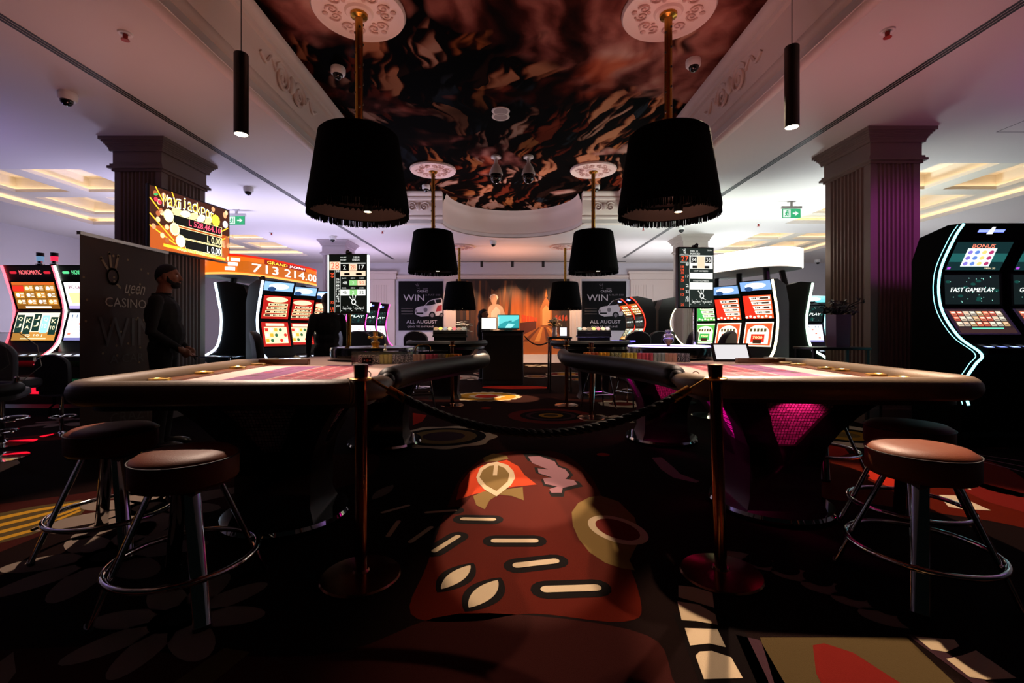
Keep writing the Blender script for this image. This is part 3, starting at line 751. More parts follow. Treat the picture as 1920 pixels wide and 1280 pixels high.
# ================================================================== FRINGED PENDANT LAMPS
def make_lamp(label):
    t = thing('fringed_pendant_lamp', label, 'lamp', (0, 0, HR), 0, 'large black fringed pendants over the tables')
    mb = MB().m(mat('#e0c6bc', .6))
    mb.lathe([(.44, 0), (.445, -.02), (.43, -.045), (.40, -.04), (.385, -.03), (.14, -.03), (.12, -.05), (.10, -.05), (.001, -.05)], seg=48)
    med = mb.build('ceiling_rose', t)
    mb = MB().m(mat('#c9a397', .6))
    for k in range(6):
        a0 = k * PI / 3
        for q in (-1, 1):
            P = []
            for i in range(16):
                u = i / 15; a = u * 9; r = .055 * (1 - u) + .008
                rad = .25 + r * math.cos(a); an = a0 + q * (.20 + r * math.sin(a) / .25)
                P.append((rad * math.cos(an), rad * math.sin(an), -.036))
            mb.tube(P, [.011 * (1 - .5 * i / 15) for i in range(16)], 5)
        mb.ball((.33 * math.cos(a0), .33 * math.sin(a0), -.034), (.03, .03, .012), 8, 5)
        mb.ball((.19 * math.cos(a0), .19 * math.sin(a0), -.034), (.022, .022, .012), 8, 5)
    mb.build('relief_ornament', med)
    mb = MB().m(BRASS); mb.lathe([(.085, -.05), (.08, -.075), (.04, -.09), (.037, -.10), (.037, -1.22)], seg=16)
    mb.m(mat('#1a1206', .5))
    for k in range(22):
        a = (0, PI / 2, PI, 3 * PI / 2)[(k * 3) % 4] + .5
        mb.ball((.036 * math.cos(a), .036 * math.sin(a), -.14 - k * .048), (.012, .012, .014), 6, 5)
    mb.build('pole', t)
    mb = MB().m(FAB)
    a, b = .375, .478
    mb.lathe([(.04, -1.205), (a - .02, -1.215), (a, -1.235), (b, -1.93), (b, -1.95), (b - .012, -1.95), (b - .012, -1.93), (a - .012, -1.25), (.04, -1.24)], seg=56)
    sh = mb.build('shade', t)
    mb = MB().m(mat('#3a2a25', .7)); mb.lathe([(b - .014, -1.945), (b - .02, -1.90), (b - .03, -1.80), (.06, -1.80), (.03, -1.80)], seg=48, caps=False); mb.build('diffuser_lining', t)
    mb = MB().m(FAB)
    for k in range(420):
        an = 2 * PI * k / 420 + random.uniform(-.004, .004); r = b - .006; l = random.uniform(.060, .078)
        dx, dy = math.cos(an), math.sin(an); tx, ty = -dy * .0035, dx * .0035
        z0, z1 = -1.945, -1.945 - l; sw = random.uniform(-.006, .006)
        ps = [(r * dx - tx, r * dy - ty, z0), (r * dx + tx, r * dy + ty, z0), ((r + sw) * dx + tx, (r + sw) * dy + ty, z1), ((r + sw) * dx - tx, (r + sw) * dy - ty, z1)]
        f = [mb.bm.verts.new(p) for p in ps]; g_ = [mb.bm.verts.new((p[0] - dx * .004, p[1] - dy * .004, p[2])) for p in ps]
        mb.face(f); mb.face(list(reversed(g_)))
        for i in range(4): mb.face([f[i], f[(i + 1) % 4], g_[(i + 1) % 4], g_[i]])
    mb.build('fringe', sh, smooth=0)
    mb = MB().m(BLK); mb.lathe([(.037, -1.97), (.042, -1.97), (.042, -1.75), (.01, -1.75)], .09, -.02, 16); sp = mb.build('spotlight', t)
    mb = MB().m(glow('#ffdcae', 7)); mb.lathe([(.035, -1.9715), (.001, -1.973)], .09, -.02, 14); mb.build('lens', sp)
    mb = MB().m(glow('#ffcf96', 2.5)); mb.lathe([(.04, -1.806), (.001, -1.808)], -.01, -.28, 14); mb.build('downlight', t)
    return t
L1 = make_lamp('nearest black fringed pendant on the left, in front of the left table wheel')
L1.location = (-1.46, 4.42, HR)
LOCS = [((1.545, 4.42, HR), 'nearest black fringed pendant on the right, in front of the right table wheel'),
        ((-1.47, 8.78, HR), 'middle black fringed pendant of the left row'), ((1.62, 8.78, HR), 'middle black fringed pendant of the right row'),
        ((-1.45, 13.2, HC), 'farthest black fringed pendant on the left, beside the mural'), ((1.62, 13.2, HC), 'farthest black fringed pendant on the right, beside the mural')]
for p, lb in LOCS:
    c = dup(L1, p, 0, lb)
    if p[2] == HC:      # hung from the flat ceiling: shorter pole
        for ch in list(c.children):
            if ch.name.startswith(('pole', 'shade', 'diffuser', 'spotlight', 'downlight')): ch.location.z += .17
for x in (-1.49, 1.545):
    lamp('spot_pendant', 'SPOT', (x, 4.40, 2.28), 75, (1, .74, .55), (x, 4.40, 0), .03, 88, .5)
for x in (-1.47, 1.62):
    lamp('spot_pendant', 'SPOT', (x, 8.75, 2.28), 80, (1, .72, .52), (x, 8.75, 0), .03, 88, .5)

# cylinder pendants
def cyl_pendant(x, y, z0, label):
    t = thing('cylinder_pendant_light', label, 'lamp', (x, y, HR), 0)
    h = HR - z0
    mb = MB().m(BLK); mb.lathe([(.053, -h), (.056, -h), (.056, -h + .665), (.052, -h + .672), (.004, -h + .674)], seg=28); mb.build('housing', t)
    mb = MB().m(mat('#1a1413', .6)); mb.lathe([(.004, 0), (.004, -h + .674)], seg=6); mb.build('cord', t)
    mb = MB().m(BLK); mb.lathe([(.05, 0), (.05, -.03), (.001, -.03)], seg=20); mb.build('canopy', t)
    mb = MB().m(glow('#fff0d8', 9)); mb.lathe([(.05, -h - .001), (.001, -h - .002)], seg=24, caps=True); mb.build('lens', t)
cyl_pendant(-2.24, 3.80, 2.79, 'slim black cylinder pendant hanging over the left gaming table')
cyl_pendant(2.36, 3.80, 2.85, 'slim black cylinder pendant hanging over the right gaming table')

# ------------------------------------------------------------------ things on the ceiling
def dome(x, y, z, label, s=1.0):
    t = thing('security_camera', label, 'camera', (x, y, z), 0, 'white dome cameras')
    mb = MB().m(WHITEP); mb.lathe([(.07 * s, 0), (.075 * s, -.015 * s), (.072 * s, -.06 * s), (.06 * s, -.075 * s), (.001, -.075 * s)], seg=24); mb.build('housing', t)
    mb = MB().m(BLKG); mb.ball((.0, -.01 * s, -.078 * s), (.05 * s, .05 * s, .052 * s), 18, 10); mb.build('lens_dome', t)
def cz(px, py, hc): d = F * (hc - EYE) / (CY - py); return ((px - CX) * d / F, d, hc)
for px, py, hc, lb, s_ in ((634, 127, HR, 'white dome camera on the painted ceiling left of the near left pendant pole', 1.15), (1300, 112, HR, 'white dome camera on the painted ceiling right of the near right pendant pole', 1.15),
        (127, 174, HC, 'white dome camera on the flat ceiling before the near left pillar', 1.1), (466, 351, HC, 'small dome camera on the ceiling right of the near left pillar', 1.1),
        (799, 347, HR, 'dome camera on the painted ceiling beside the middle left pendant', 1.2), (1117, 347, HR, 'dome camera on the painted ceiling behind the middle right pendant pole', 1.2),
        (925, 452, HC, 'small dome camera on the ceiling beyond the round apse', 1.2), (624, 443, HC, 'dome camera on the ceiling above the far left pillar', 1.2), (1277, 424, HC, 'dome camera on the ceiling above the far right pillar', 1.2),
        (1533, 487, HC, 'tiny dome camera over the dark right machine', 1.2)): dome(*cz(px, py, hc), lb, s_)
for px, lb in ((930, 'left of the two bullet shaped cameras hanging from the painted ceiling'), (991, 'right of the two bullet shaped cameras hanging from the painted ceiling')):
    p = cz(px, 293, HR)
    t = thing('hanging_camera', lb, 'camera', p, 0)
    mb = MB().m(WHITEP); mb.lathe([(.09, 0), (.09, -.03), (.03, -.05), (.03, -.12), (.085, -.2), (.12, -.30), (.12, -.33), (.001, -.33)], seg=20); mb.build('housing', t)
    mb = MB().m(BLKG); mb.ball((0, 0, -.34), (.11, .11, .15), 18, 10); mb.build('lens_dome', t)
for py, lb in ((207, 'farther of the two round white grilles set in the painted ceiling'), (221, 'nearer of the two round white grilles set in the painted ceiling')):
    p = cz(939, py, HR)
    if py == 221: p = (p[0], p[1] - .06, HR)
    t = thing('ceiling_speaker', lb, 'speaker', p, 0)
    mb = MB().m(mat('#e3cfc6', .5)); mb.lathe([(.125, 0), (.13, -.012), (.12, -.018), (.10, -.014), (.001, -.014)], seg=32); mb.build('rim', t)
    mb = MB().m(mat('#a8928c', .7, bump=.8, bscale=300)); mb.lathe([(.10, -.0145), (.10, -.016), (.001, -.018)], seg=28); mb.build('grille', t)
for px, py, lb in ((235, 62, 'red fire sprinkler on the left ceiling near the dark air slot'), (1664, 57, 'red fire detector on the right ceiling near the dark air slot'), (509, 436, 'tiny red sprinkler on the ceiling above the orange sign'),
        (1206, 427, 'tiny red sprinkler on the ceiling right of the middle right pendant'), (1422, 419, 'tiny red sprinkler on the ceiling left of the right exit sign'), (717, 433, 'tiny red sprinkler on the ceiling left of the middle left pendant')):
    t = thing('fire_sprinkler', lb, 'sprinkler', cz(px, py, HC), 0)
    mb = MB().m(WHITEP); mb.lathe([(.055, 0), (.05, -.012), (.001, -.012)], seg=18); mb.build('plate', t)
    mb = MB().m(mat('#a02a20', .4)); mb.lathe([(.018, -.012), (.018, -.035), (.012, -.05), (.03, -.055), (.03, -.06), (.001, -.06)], seg=12); mb.build('head', t)
def exit_sign(px, py, d, label):
    x = (px - CX) * d / F; z = EYE - (py - CY) * d / F
    t = thing('exit_sign', label, 'sign', (x, d, z), 0, 'green exit signs')
    W_, H_ = .34, .17
    mb = MB().m(mat('#c8c4c0', .5)); mb.box(-W_ / 2 - .02, W_ / 2 + .02, -.02, .02, H_ / 2, H_ / 2 + .05); mb.box(-.02, .02, -.012, .012, H_ / 2 + .05, HC - z); mb.box(-.06, .06, -.03, .03, HC - z - .02, HC - z); mb.build('bracket', t, smooth=0)
    p = Panel(.001); G = glow('#19b070', 1.0); Wt = glow('#f2fff8', 1.0)
    p.rect(-W_ / 2, -H_ / 2, W_ / 2, H_ / 2, G); p.rect(-W_ / 2 + .01, -H_ / 2 + .012, -.02, H_ / 2 - .012, Wt, 1)
    p.ell(-.085, .045, .014, .014, G, 2); p.line(-.095, .02, -.1, -.02, .013, G, 2); p.line(-.1, -.02, -.075, -.05, .008, G, 2); p.line(-.1, -.02, -.125, -.05, .008, G, 2); p.line(-.09, .02, -.065, .005, .007, G, 2); p.line(-.095, .02, -.12, 0, .007, G, 2)
    p.rect(-.06, -.06, -.05, .06, G, 2); p.poly([(.02, .014), (.07, .014), (.07, .045), (.13, 0), (.07, -.045), (.07, -.014), (.02, -.014)], Wt, 2)
    mb = MB().m(mat('#0f7a4c', .4)); mb.box(-W_ / 2, W_ / 2, -.004, .012, -H_ / 2, H_ / 2); pl = mb.build('panel', t, smooth=0)
    p.build('pictogram', lambda u, v, q: (u, -.005 - q, v), pl)
exit_sign(443, 413, 9.2, 'green running man exit sign hanging right of the left jackpot screen')
exit_sign(1484, 400, 8.6, 'green running man exit sign hanging left of the near right pillar')

# ================================================================== GAMING TABLES
def offset_path(P, o):
    """shift a 2D path sideways (left positive)"""
    out = []
    for i, p in enumerate(P):
        a, b = Vector(P[max(i - 1, 0)]), Vector(P[min(i + 1, len(P) - 1)])
        t = (b - a).normalized(); out.append((p[0] - t.y * o, p[1] + t.x * o))
    return out
ZF = .842          # cloth height
TW, TE = 1.38, 3.25
def gaming_table(sd, loc, rz, side):
    """sd: direction of the dealer's aisle in local x; the front end faces the camera"""
    t = thing('roulette_table', f'{side} roulette table with pink cloth, padded black rim and dark flared pedestals', 'gaming table', loc, rz)
    X = lambda a: a * sd
    inner = [tuple(v)[:2] for v in smoothpath([(0, .25, 0), (.0, .45, 0), (.06, .85, 0), (.20, 1.25, 0), (.40, 1.65, 0), (.56, 2.0, 0), (.60, 2.3, 0), (.60, TE, 0)], 6)]
    r = .16
    fr = [(-TW + r - r * math.cos(u), r - r * math.sin(u)) for u in [PI / 2 * i / 6 for i in range(7)]]      # outer front corner
    fi = [(-r + r * math.sin(u), r - r * math.cos(u)) for u in [PI / 2 * i / 6 for i in range(7)]]            # inner front corner
    outline = [(-TW, TE)] + fr + fi + inner
    mb = MB().m(mat('#2a1610', .4)); mb.prism([(X(a), v) for a, v in outline], lambda p, q: (p[0], p[1], q), .755, ZF - .002); mb.build('table_body', t, smooth=30)
    felt = Panel(.0007); FE = mat(dim('#e9c4bb', .55), .9, bump=.3, bscale=400); RO = mat(dim('#b2465e', .55), .9, bump=.3, bscale=400); PU = mat(dim('#8a4a7c', .55), .9, bump=.3, bscale=400); LN = mat(dim('#f2d9cf', .55), .9); OLV = mat('#4a3a2a', .9)
    felt.poly([(X(a), v) for a, v in offset_path(outline, .03)], FE, 0)
    gx0, gx1, gy0, gy1 = -1.02, -.34, .42, 1.78
    cw = (gx1 - gx0) / 5.4
    R = lambda a, b, c, d, m, l: felt.rect(min(X(a), X(b)), c, max(X(a), X(b)), d, m, l)
    R(gx0, gx0 + cw, gy0 + .1, gy1 - .08, PU, 2); R(gx0 + cw * 1.05, gx0 + cw * 2.05, gy0 + .1, gy1 - .08, PU, 2); R(gx0 + cw * 2.2, gx1, gy0, gy1 - .08, RO, 2); R(gx0 + cw * 2.2, gx1, gy1 - .08, gy1 + .05, PU, 2)
    cl_ = (gy1 - .08 - gy0 - .1) / 12
    for k in range(13): R(gx0 + cw * 2.2, gx1, gy0 + .1 + k * cl_ - .003, gy0 + .1 + k * cl_ + .003, LN, 3)
    for k in (2.2, 3.27, 4.33, 5.4): R(gx0 + cw * k - .003, gx0 + cw * k + .003, gy0, gy1 + .05, LN, 3)
    for k in range(7): R(gx0, gx0 + cw, gy0 + .1 + k * 2 * cl_ - .003, gy0 + .1 + k * 2 * cl_ + .003, LN, 3)
    for k in range(4): R(gx0 + cw * 1.05, gx0 + cw * 2.05, gy0 + .1 + k * 4 * cl_ - .003, gy0 + .1 + k * 4 * cl_ + .003, LN, 3)
    for k in range(36):
        a, v = k % 3, k // 3
        felt.ell(X(gx0 + cw * (2.73 + 1.066 * a)), gy0 + .1 + (v + .5) * cl_, .028, .018, mat('#8c1f34', .9) if (k * 7 + a) % 2 else mat('#3b1622', .9), 4, 0, 14)
    for v, n_ in ((.5, 'black'), (1.5, 'red')): felt.ell(X(gx0 + cw * .5), gy0 + .1 + (4 + v * 2 - 1) * cl_, .04, .05, OLV if n_ == 'black' else RO, 4, 0, 4)
    felt.build('table_cloth', lambda u, v, q: (u, v, ZF + q), t)
    # padded rims
    def rim(nm, P, z, rad, lm=LEATH):
        mb = MB().m(lm); mb.tube([(X(a), v, z) for a, v in P], [rad * (.55 if i in (0, len(P) - 1) else 1) for i in range(len(P))], 16)
        for i in (0, -1): mb.ball((X(P[i][0]), P[i][1], z), rad * .62, 12, 8)
        o = mb.build(nm, t, smooth=60)
        return o
    outer = [(-TW - .045, TE - .9 - .0)] + [(-TW - .045, v) for v in (1.6, 1.0, .5)] + [(-TW + r - (r + .045) * math.cos(u), r - (r + .045) * math.sin(u)) for u in [PI / 2 * i / 8 for i in range(9)]] + [(-.9, -.045), (-.5, -.045)] + \
        [(-r + (r + .045) * math.sin(u), r - (r + .045) * math.cos(u)) for u in [PI / 2 * i / 8 for i in range(9)]] + [(.045, .34)]
    TAN = mat('#5a4a38', .46, bump=.25, bscale=220, spec=.35)
    rim('padded_rim', outer, ZF + .005, .062, TAN)
    mb = MB().m(TAN)
    for k in range(3):
        u = .42 + k * .07; c = (X(-r + (r + .045) * math.sin(u)), r - (r + .045) * math.cos(u), ZF + .005)
        tx = Vector((X(math.cos(u)), math.sin(u), 0)); n_ = Vector((X(math.sin(u)), -math.cos(u), 0))
        mb.tube([Vector(c) + .0635 * (math.cos(q) * n_ + math.sin(q) * Vector((0, 0, 1))) for q in [2 * PI * j / 18 for j in range(18)]], .004, 6, closed=True)
    mb.build('rim_seam', t)
    bp = [(a + .03, v) for a, v in offset_path(inner[4:], -.02)]
    rim('dealer_bumper', [p for p in bp if p[1] < TE - .1], ZF + .018, .072)
    # wooden ledge on the players' side with brass cup rings
    mb = MB().m(mat('#6a3a1e', .3, coat=.4)); mb.box(min(X(-TW), X(-TW + .13)), max(X(-TW), X(-TW + .13)), .22, TE - .9, ZF - .01, ZF + .012)
    mb.box(min(X(-TW), X(-.95)), max(X(-TW), X(-.95)), TE - 1.36, TE - 1.30, ZF - .01, ZF + .05); mb.build('wood_ledge', t, smooth=0)
    for v in ((.5, .95, 1.4, 1.75) if sd > 0 else (.42, .62, .98, 1.16, 1.55, 1.75)):
        mb = MB().m(GOLD); x = X(-TW + .065); n = 26
        mb.lathe([(.036, ZF + .012), (.036, ZF + .022), (.042, ZF + .027), (.056, ZF + .024), (.058, ZF + .012)], x, v, 28, caps=False)
        mb.m(BLK); mb.lathe([(.04, ZF + .013), (.001, ZF + .013)], x, v, 20); mb.build('cup_ring', t)
    # skirt and pedestals
    MOS = bpy.data.materials.get('mosaic') or mosaic()
    for v0, a0 in ((.55, -.60), (2.35, -.35)):
        mb = MB().m(mat('#0a0809', .35)); hb, ht = .21, .40
        cx_, cy_ = X(a0), v0
        sq = lambda h: [(cx_ - h, cy_ - h), (cx_ + h, cy_ - h), (cx_ + h, cy_ + h), (cx_ - h, cy_ + h)]
        prof = [(.05, .235), (.12, hb), (.32, hb), (.45, .235), (.55, .28), (.65, .34), (.755, .42)]
        inn = [(.05, .235), (.12, hb), (.32, hb), (.45, .205), (.55, .25), (.65, .31), (.755, .39)]
        mb.rings([[(x, y, z) for x, y in sq(h)] for z, h in prof[:4]])
        # four spreading corner ribs
        for sx in (-1, 1):
            for sy in (-1, 1):
                rs = []
                for (z, h), wd in zip(prof[2:], (.205, .185, .175, .19, .20)):
                    ox, oy = cx_ + sx * h, cy_ + sy * h
                    rs.append([(ox, oy, z), (ox - sx * wd, oy, z), (ox - sx * wd, oy - sy * .03, z), (ox - sx * .03, oy - sy * wd, z), (ox, oy - sy * wd, z)])
                mb.rings(rs)
        ped = mb.build('pedestal', t, smooth=25)
        mb = MB().m(MOS); mb.rings([[(x, y, z) for x, y in sq(h)] for z, h in inn[2:]]); mb.build('mosaic_panel', ped, smooth=0)
        mb = MB().m(mat('#b8bcc0', .06, 1)); mb.lathe([(.36, 0), (.37, .03), (.36, .05), (.01, .05)], cx_, cy_, 40); mb.build('mirror_base', ped)
    # roulette wheel
    wx, wy = X(-.50), 2.62
    mb = MB().m(BLKG); mb.lathe([(.40, ZF), (.455, ZF + .02), (.46, ZF + .11), (.45, ZF + .135), (.42, ZF + .135), (.33, ZF + .08), (.30, ZF + .075), (.29, ZF + .06), (.001, ZF + .06)], wx, wy, 56); wh = mb.build('wheel_bowl', t)
    mb = MB().m(BRASS); mb.lathe([(.295, ZF + .076), (.29, ZF + .085), (.20, ZF + .07), (.05, ZF + .10), (.001, ZF + .10)], wx, wy, 37)
    mb.build('wheel_rotor', wh)
    mb = MB().m(GOLD if sd > 0 else mat('#cfc4f0', .1, .7))
    if sd > 0: tp = [(.05, .10), (.05, .125), (.03, .14), (.045, .165), (.045, .185), (.022, .20), (.022, .225), (.04, .23), (.04, .245), (.024, .25), (.026, .28), (.03, .30), (.001, .30)]
    else: tp = [(.035, .10), (.02, .13), (.018, .15), (.05, .19), (.06, .24), (.055, .265), (.03, .275), (.02, .29), (.035, .30), (.035, .315), (.001, .32)]
    mb.lathe([(a, ZF + b) for a, b in tp], wx, wy, 20)
    if sd > 0:
        for k in range(4): mb.tube([(wx, wy, ZF + .237), (wx + .065 * math.cos(k * PI / 2 + .4), wy + .065 * math.sin(k * PI / 2 + .4), ZF + .237)], .008, 6); mb.ball((wx + .068 * math.cos(k * PI / 2 + .4), wy + .068 * math.sin(k * PI / 2 + .4), ZF + .237), .014, 8, 6)
    mb.build('turret', wh)
    if sd < 0:
        mb = MB().m(glow('#b9a4ff', 5)); n = 48
        mb.tube([(wx + .435 * math.cos(2 * PI * i / n), wy + .435 * math.sin(2 * PI * i / n), ZF + .14) for i in range(n)], .006, 6, closed=True); mb.build('rim_light', wh)
    return t
def mosaic():
    m = bpy.data.materials.new('mosaic'); m.use_nodes = True
    nt = m.node_tree; b = nt.nodes['Principled BSDF']; b.inputs['Roughness'].default_value = .22; b.inputs['Metallic'].default_value = .35
    tc = nt.nodes.new('ShaderNodeTexCoord'); mp = nt.nodes.new('ShaderNodeMapping'); mp.inputs['Rotation'].default_value = (PI / 2, 0, 0)
    br = nt.nodes.new('ShaderNodeTexBrick')
    br.inputs['Scale'].default_value = 1; br.inputs['Brick Width'].default_value = .018; br.inputs['Row Height'].default_value = .018; br.inputs['Mortar Size'].default_value = .0018; br.offset = 0
    br.inputs['Color1'].default_value = (.75, .62, .66, 1); br.inputs['Color2'].default_value = (.35, .22, .27, 1); br.inputs['Mortar'].default_value = (.03, .02, .02, 1)
    nt.links.new(tc.outputs['Object'], mp.inputs[0]); nt.links.new(mp.outputs[0], br.inputs[0]); nt.links.new(br.outputs[0], b.inputs['Base Color'])
    return m
LT = gaming_table(1, (-.735, 2.32, 0), math.radians(4.5), 'left')
RT = gaming_table(-1, (1.07, 2.50, 0), math.radians(-4.5), 'right')
def on_table(T, sd, a, v, z=ZF):
    th = T.rotation_euler.z
    x, y = a * sd, v
    return (T.location.x + x * math.cos(th) - y * math.sin(th), T.location.y + x * math.sin(th) + y * math.cos(th), z)
# magenta light strips under the right table
for a0, v0 in ((-.60, .55), (-.35, 2.35)):
    for da, dv in ((0, -1), (-1, 0), (1, 0), (0, 1)):
        lamp('under_table_light', 'SPOT', on_table(RT, -1, a0 + da * .50, v0 + dv * .50, .745), (24 if da > 0 else 5.5), ((1, .0, .42) if da > 0 else (1, .02, .22)), on_table(RT, -1, a0 + da * .20, v0 + dv * .20, .56), .02, 92, .4)
# ------------------------------------------------------------------ chips, in a row before each wheel
CH = {'zebra': speckle('#141210', '#d8ccc0'), 'yellow': mat('#d8cc58', .5, var=.2, bscale=90), 'blue zebra': speckle('#20243a', '#c8c8d4'), 'pale pink': mat('#e8bfae', .5, var=.12, bscale=90),
      'rose': mat('#cf5d78', .5, var=.25, bscale=140), 'grey': mat('#9a8a80', .5, var=.2, bscale=90), 'orange': mat('#d07a2c', .5, var=.2, bscale=90), 'gold': mat('#c89a24', .5, var=.25, bscale=120), 'green speckled': speckle('#2a3a20', '#b8c090'),
      'pale blue': mat('#a9c0c4', .5, var=.15, bscale=90), 'navy speckled': speckle('#1a2038', '#b8bcd0'), 'rust': mat('#9a4a24', .5, var=.2, bscale=90)}
_ch = {}
def chips(kind, loc, label, group, n=20, rz=0):
    k = (kind, n)
    if k not in _ch:
        mb = MB().m(CH[kind]); h = .0042; pr = []
        for i in range(n): pr += [(.0188, i * h), (.0195, i * h + .001), (.0195, (i + 1) * h - .001), (.0188, (i + 1) * h)]
        mb.lathe(pr + [(.001, n * h)], seg=18); o = mb.build('chip_stack', smooth=40); _ch[k] = o
    else: o = _ch[k].copy(); COL.objects.link(o)
    o.location = loc; o.rotation_euler = (0, 0, rz)
    tag(o, label, 'casino chips', group)
ORD = ['first', 'second', 'third', 'fourth', 'fifth', 'sixth', 'seventh', 'eighth', 'ninth', 'tenth', 'eleventh', 'twelfth']
def chip_row(T, sd, a0, v0, a1, v1, seq, side):
    tot = sum(n for _, n in seq); i = 0
    for kind, n in seq:
        for j in range(n):
            f = i / (tot - 1); a = a0 + (a1 - a0) * f; v = v0 + (v1 - v0) * f
            for row in (0, 1):
                wd = f'{ORD[j]} of its colour from outer rim'
                chips(kind, on_table(T, sd, a, v + row * .042 + .004 * ((i * 7) % 3), ZF + .003), f'{kind} chips, {"front" if row == 0 else "back"} row of {side} table, {wd}', f'{kind} chip stacks on the {side} table', 20 - (i * 5 + row * 3) % 5, i)
            i += 1
chip_row(LT, 1, -.486, 1.90, .42, 2.00, [('zebra', 5), ('yellow', 3), ('blue zebra', 5), ('pale pink', 3), ('rose', 3), ('grey', 2), ('gold', 2), ('orange', 2)], 'left')
chip_row(RT, -1, -.52, 2.00, .46, 2.14, [('navy speckled', 3), ('pale pink', 3), ('pale blue', 3), ('rose', 4), ('yellow', 4), ('green speckled', 3), ('gold', 3), ('rust', 2), ('orange', 2)], 'right')
# clear lid over the left chips, marker, dolly
t = thing('acrylic_chip_cover', 'clear acrylic lid with wire handle over the left chip row', 'chip cover', on_table(LT, 1, -.11, 1.94, ZF + .003), LT.rotation_euler.z + .11)
mb = MB().m(glass_mat())
mb.box(-.44, .42, -.09, -.085, 0, .115); mb.box(-.44, .42, .125, .13, 0, .115); mb.box(-.44, .42, -.085, .125, .112, .118); mb.box(-.44, -.435, -.085, .125, 0, .112); mb.box(.415, .42, -.085, .125, 0, .112)
mb.build('lid', t, smooth=0)
mb = MB().m(BRASS); mb.tube(smoothpath([(.12, .02, .118), (.13, .02, .16), (.19, .02, .175), (.25, .02, .16), (.26, .02, .118)], 5), .005, 8); mb.build('handle', t)
def marker(T, sd, a, v, label):
    mb = MB().m(mat('#e8e0c0', .3)); mb.lathe([(.018, 0), (.018, .01), (.008, .02), (.007, .04), (.012, .05), (.001, .065)], seg=14)
    o = mb.build('win_marker', loc=on_table(T, sd, a, v, ZF + .123)); tag(o, label, 'marker')
marker(LT, 1, -.27, 1.95, 'small ivory win marker standing on the clear lid of the left table')
t = thing('table_limit_card', 'small black limit card leaning before the yellow chips on the left table', 'card', on_table(LT, 1, -.40, 1.80, ZF + .004), LT.rotation_euler.z)
mb = MB().m(BLK); mb.box(-.045, .045, -.004, .004, .012, .065, Matrix.Rotation(-.2, 4, 'X')); mb.box(-.03, .03, -.02, .02, 0, .012); mb.build('holder', t, smooth=0)
p = Panel(); p.ell(0, .038, .012, .012, mat('#c05a3c', .5), 1); p.ell(-.025, .038, .006, .006, mat('#d0c8bc', .5), 1); p.ell(.025, .038, .006, .006, mat('#d0c8bc', .5), 1); p.build('emblem', lambda u, v, q: (u, -.0045 + v * .2 - .004 - q, v), t)
# clear acrylic rings standing at the edges of both cloths
for T, sd, sp, nm in ((LT, 1, ((-.13, .62), (-.03, .80)), 'left'), (RT, -1, ((-.09, .42), (-.02, .60)), 'right')):
    for i, (a, v) in enumerate(sp):
        mb = MB().m(mat('#c8c0bc', .1, .6)); n = 20; c = on_table(T, sd, a, v, ZF + .026)
        mb.tube([(c[0] + .022 * math.cos(2 * PI * q / n), c[1], c[2] + .022 * math.sin(2 * PI * q / n)) for q in range(n)], .0035, 6, closed=True)
        o = mb.build('clear_ring'); tag(o, f'{"nearer" if i == 0 else "farther"} small clear ring on the {nm} table edge by the post', 'ring')
# tablet on the right table
t = thing('tablet', 'white screened tablet propped on the right pink cloth', 'tablet', on_table(RT, -1, -1.00, 2.12, ZF + .003), RT.rotation_euler.z + .02)
A = Matrix.Translation((0, 0, .004)) @ Matrix.Rotation(-.5, 4, 'X')
mb = MB().m(mat('#0a0a0b', .25)); mb.box(-.185, .185, 0, .014, 0, .20, A); mb.box(-.187, -.183, 0, .016, 0, .20, A); mb.build('body', t, smooth=0)
p = Panel(.001); p.rect(-.16, .02, .16, .18, glow('#ece8ea', 1.0)); p.build('screen', lambda u, v, q: A @ Vector((u, -.001 - q, v)), t)
mb = MB().m(CHROME)
for s_ in (-1, 1): mb.tube([A @ Vector((s_ * .12, .016, .12)), Vector((s_ * .14, .17, .003))], .004, 6)
mb.build('stand', t)

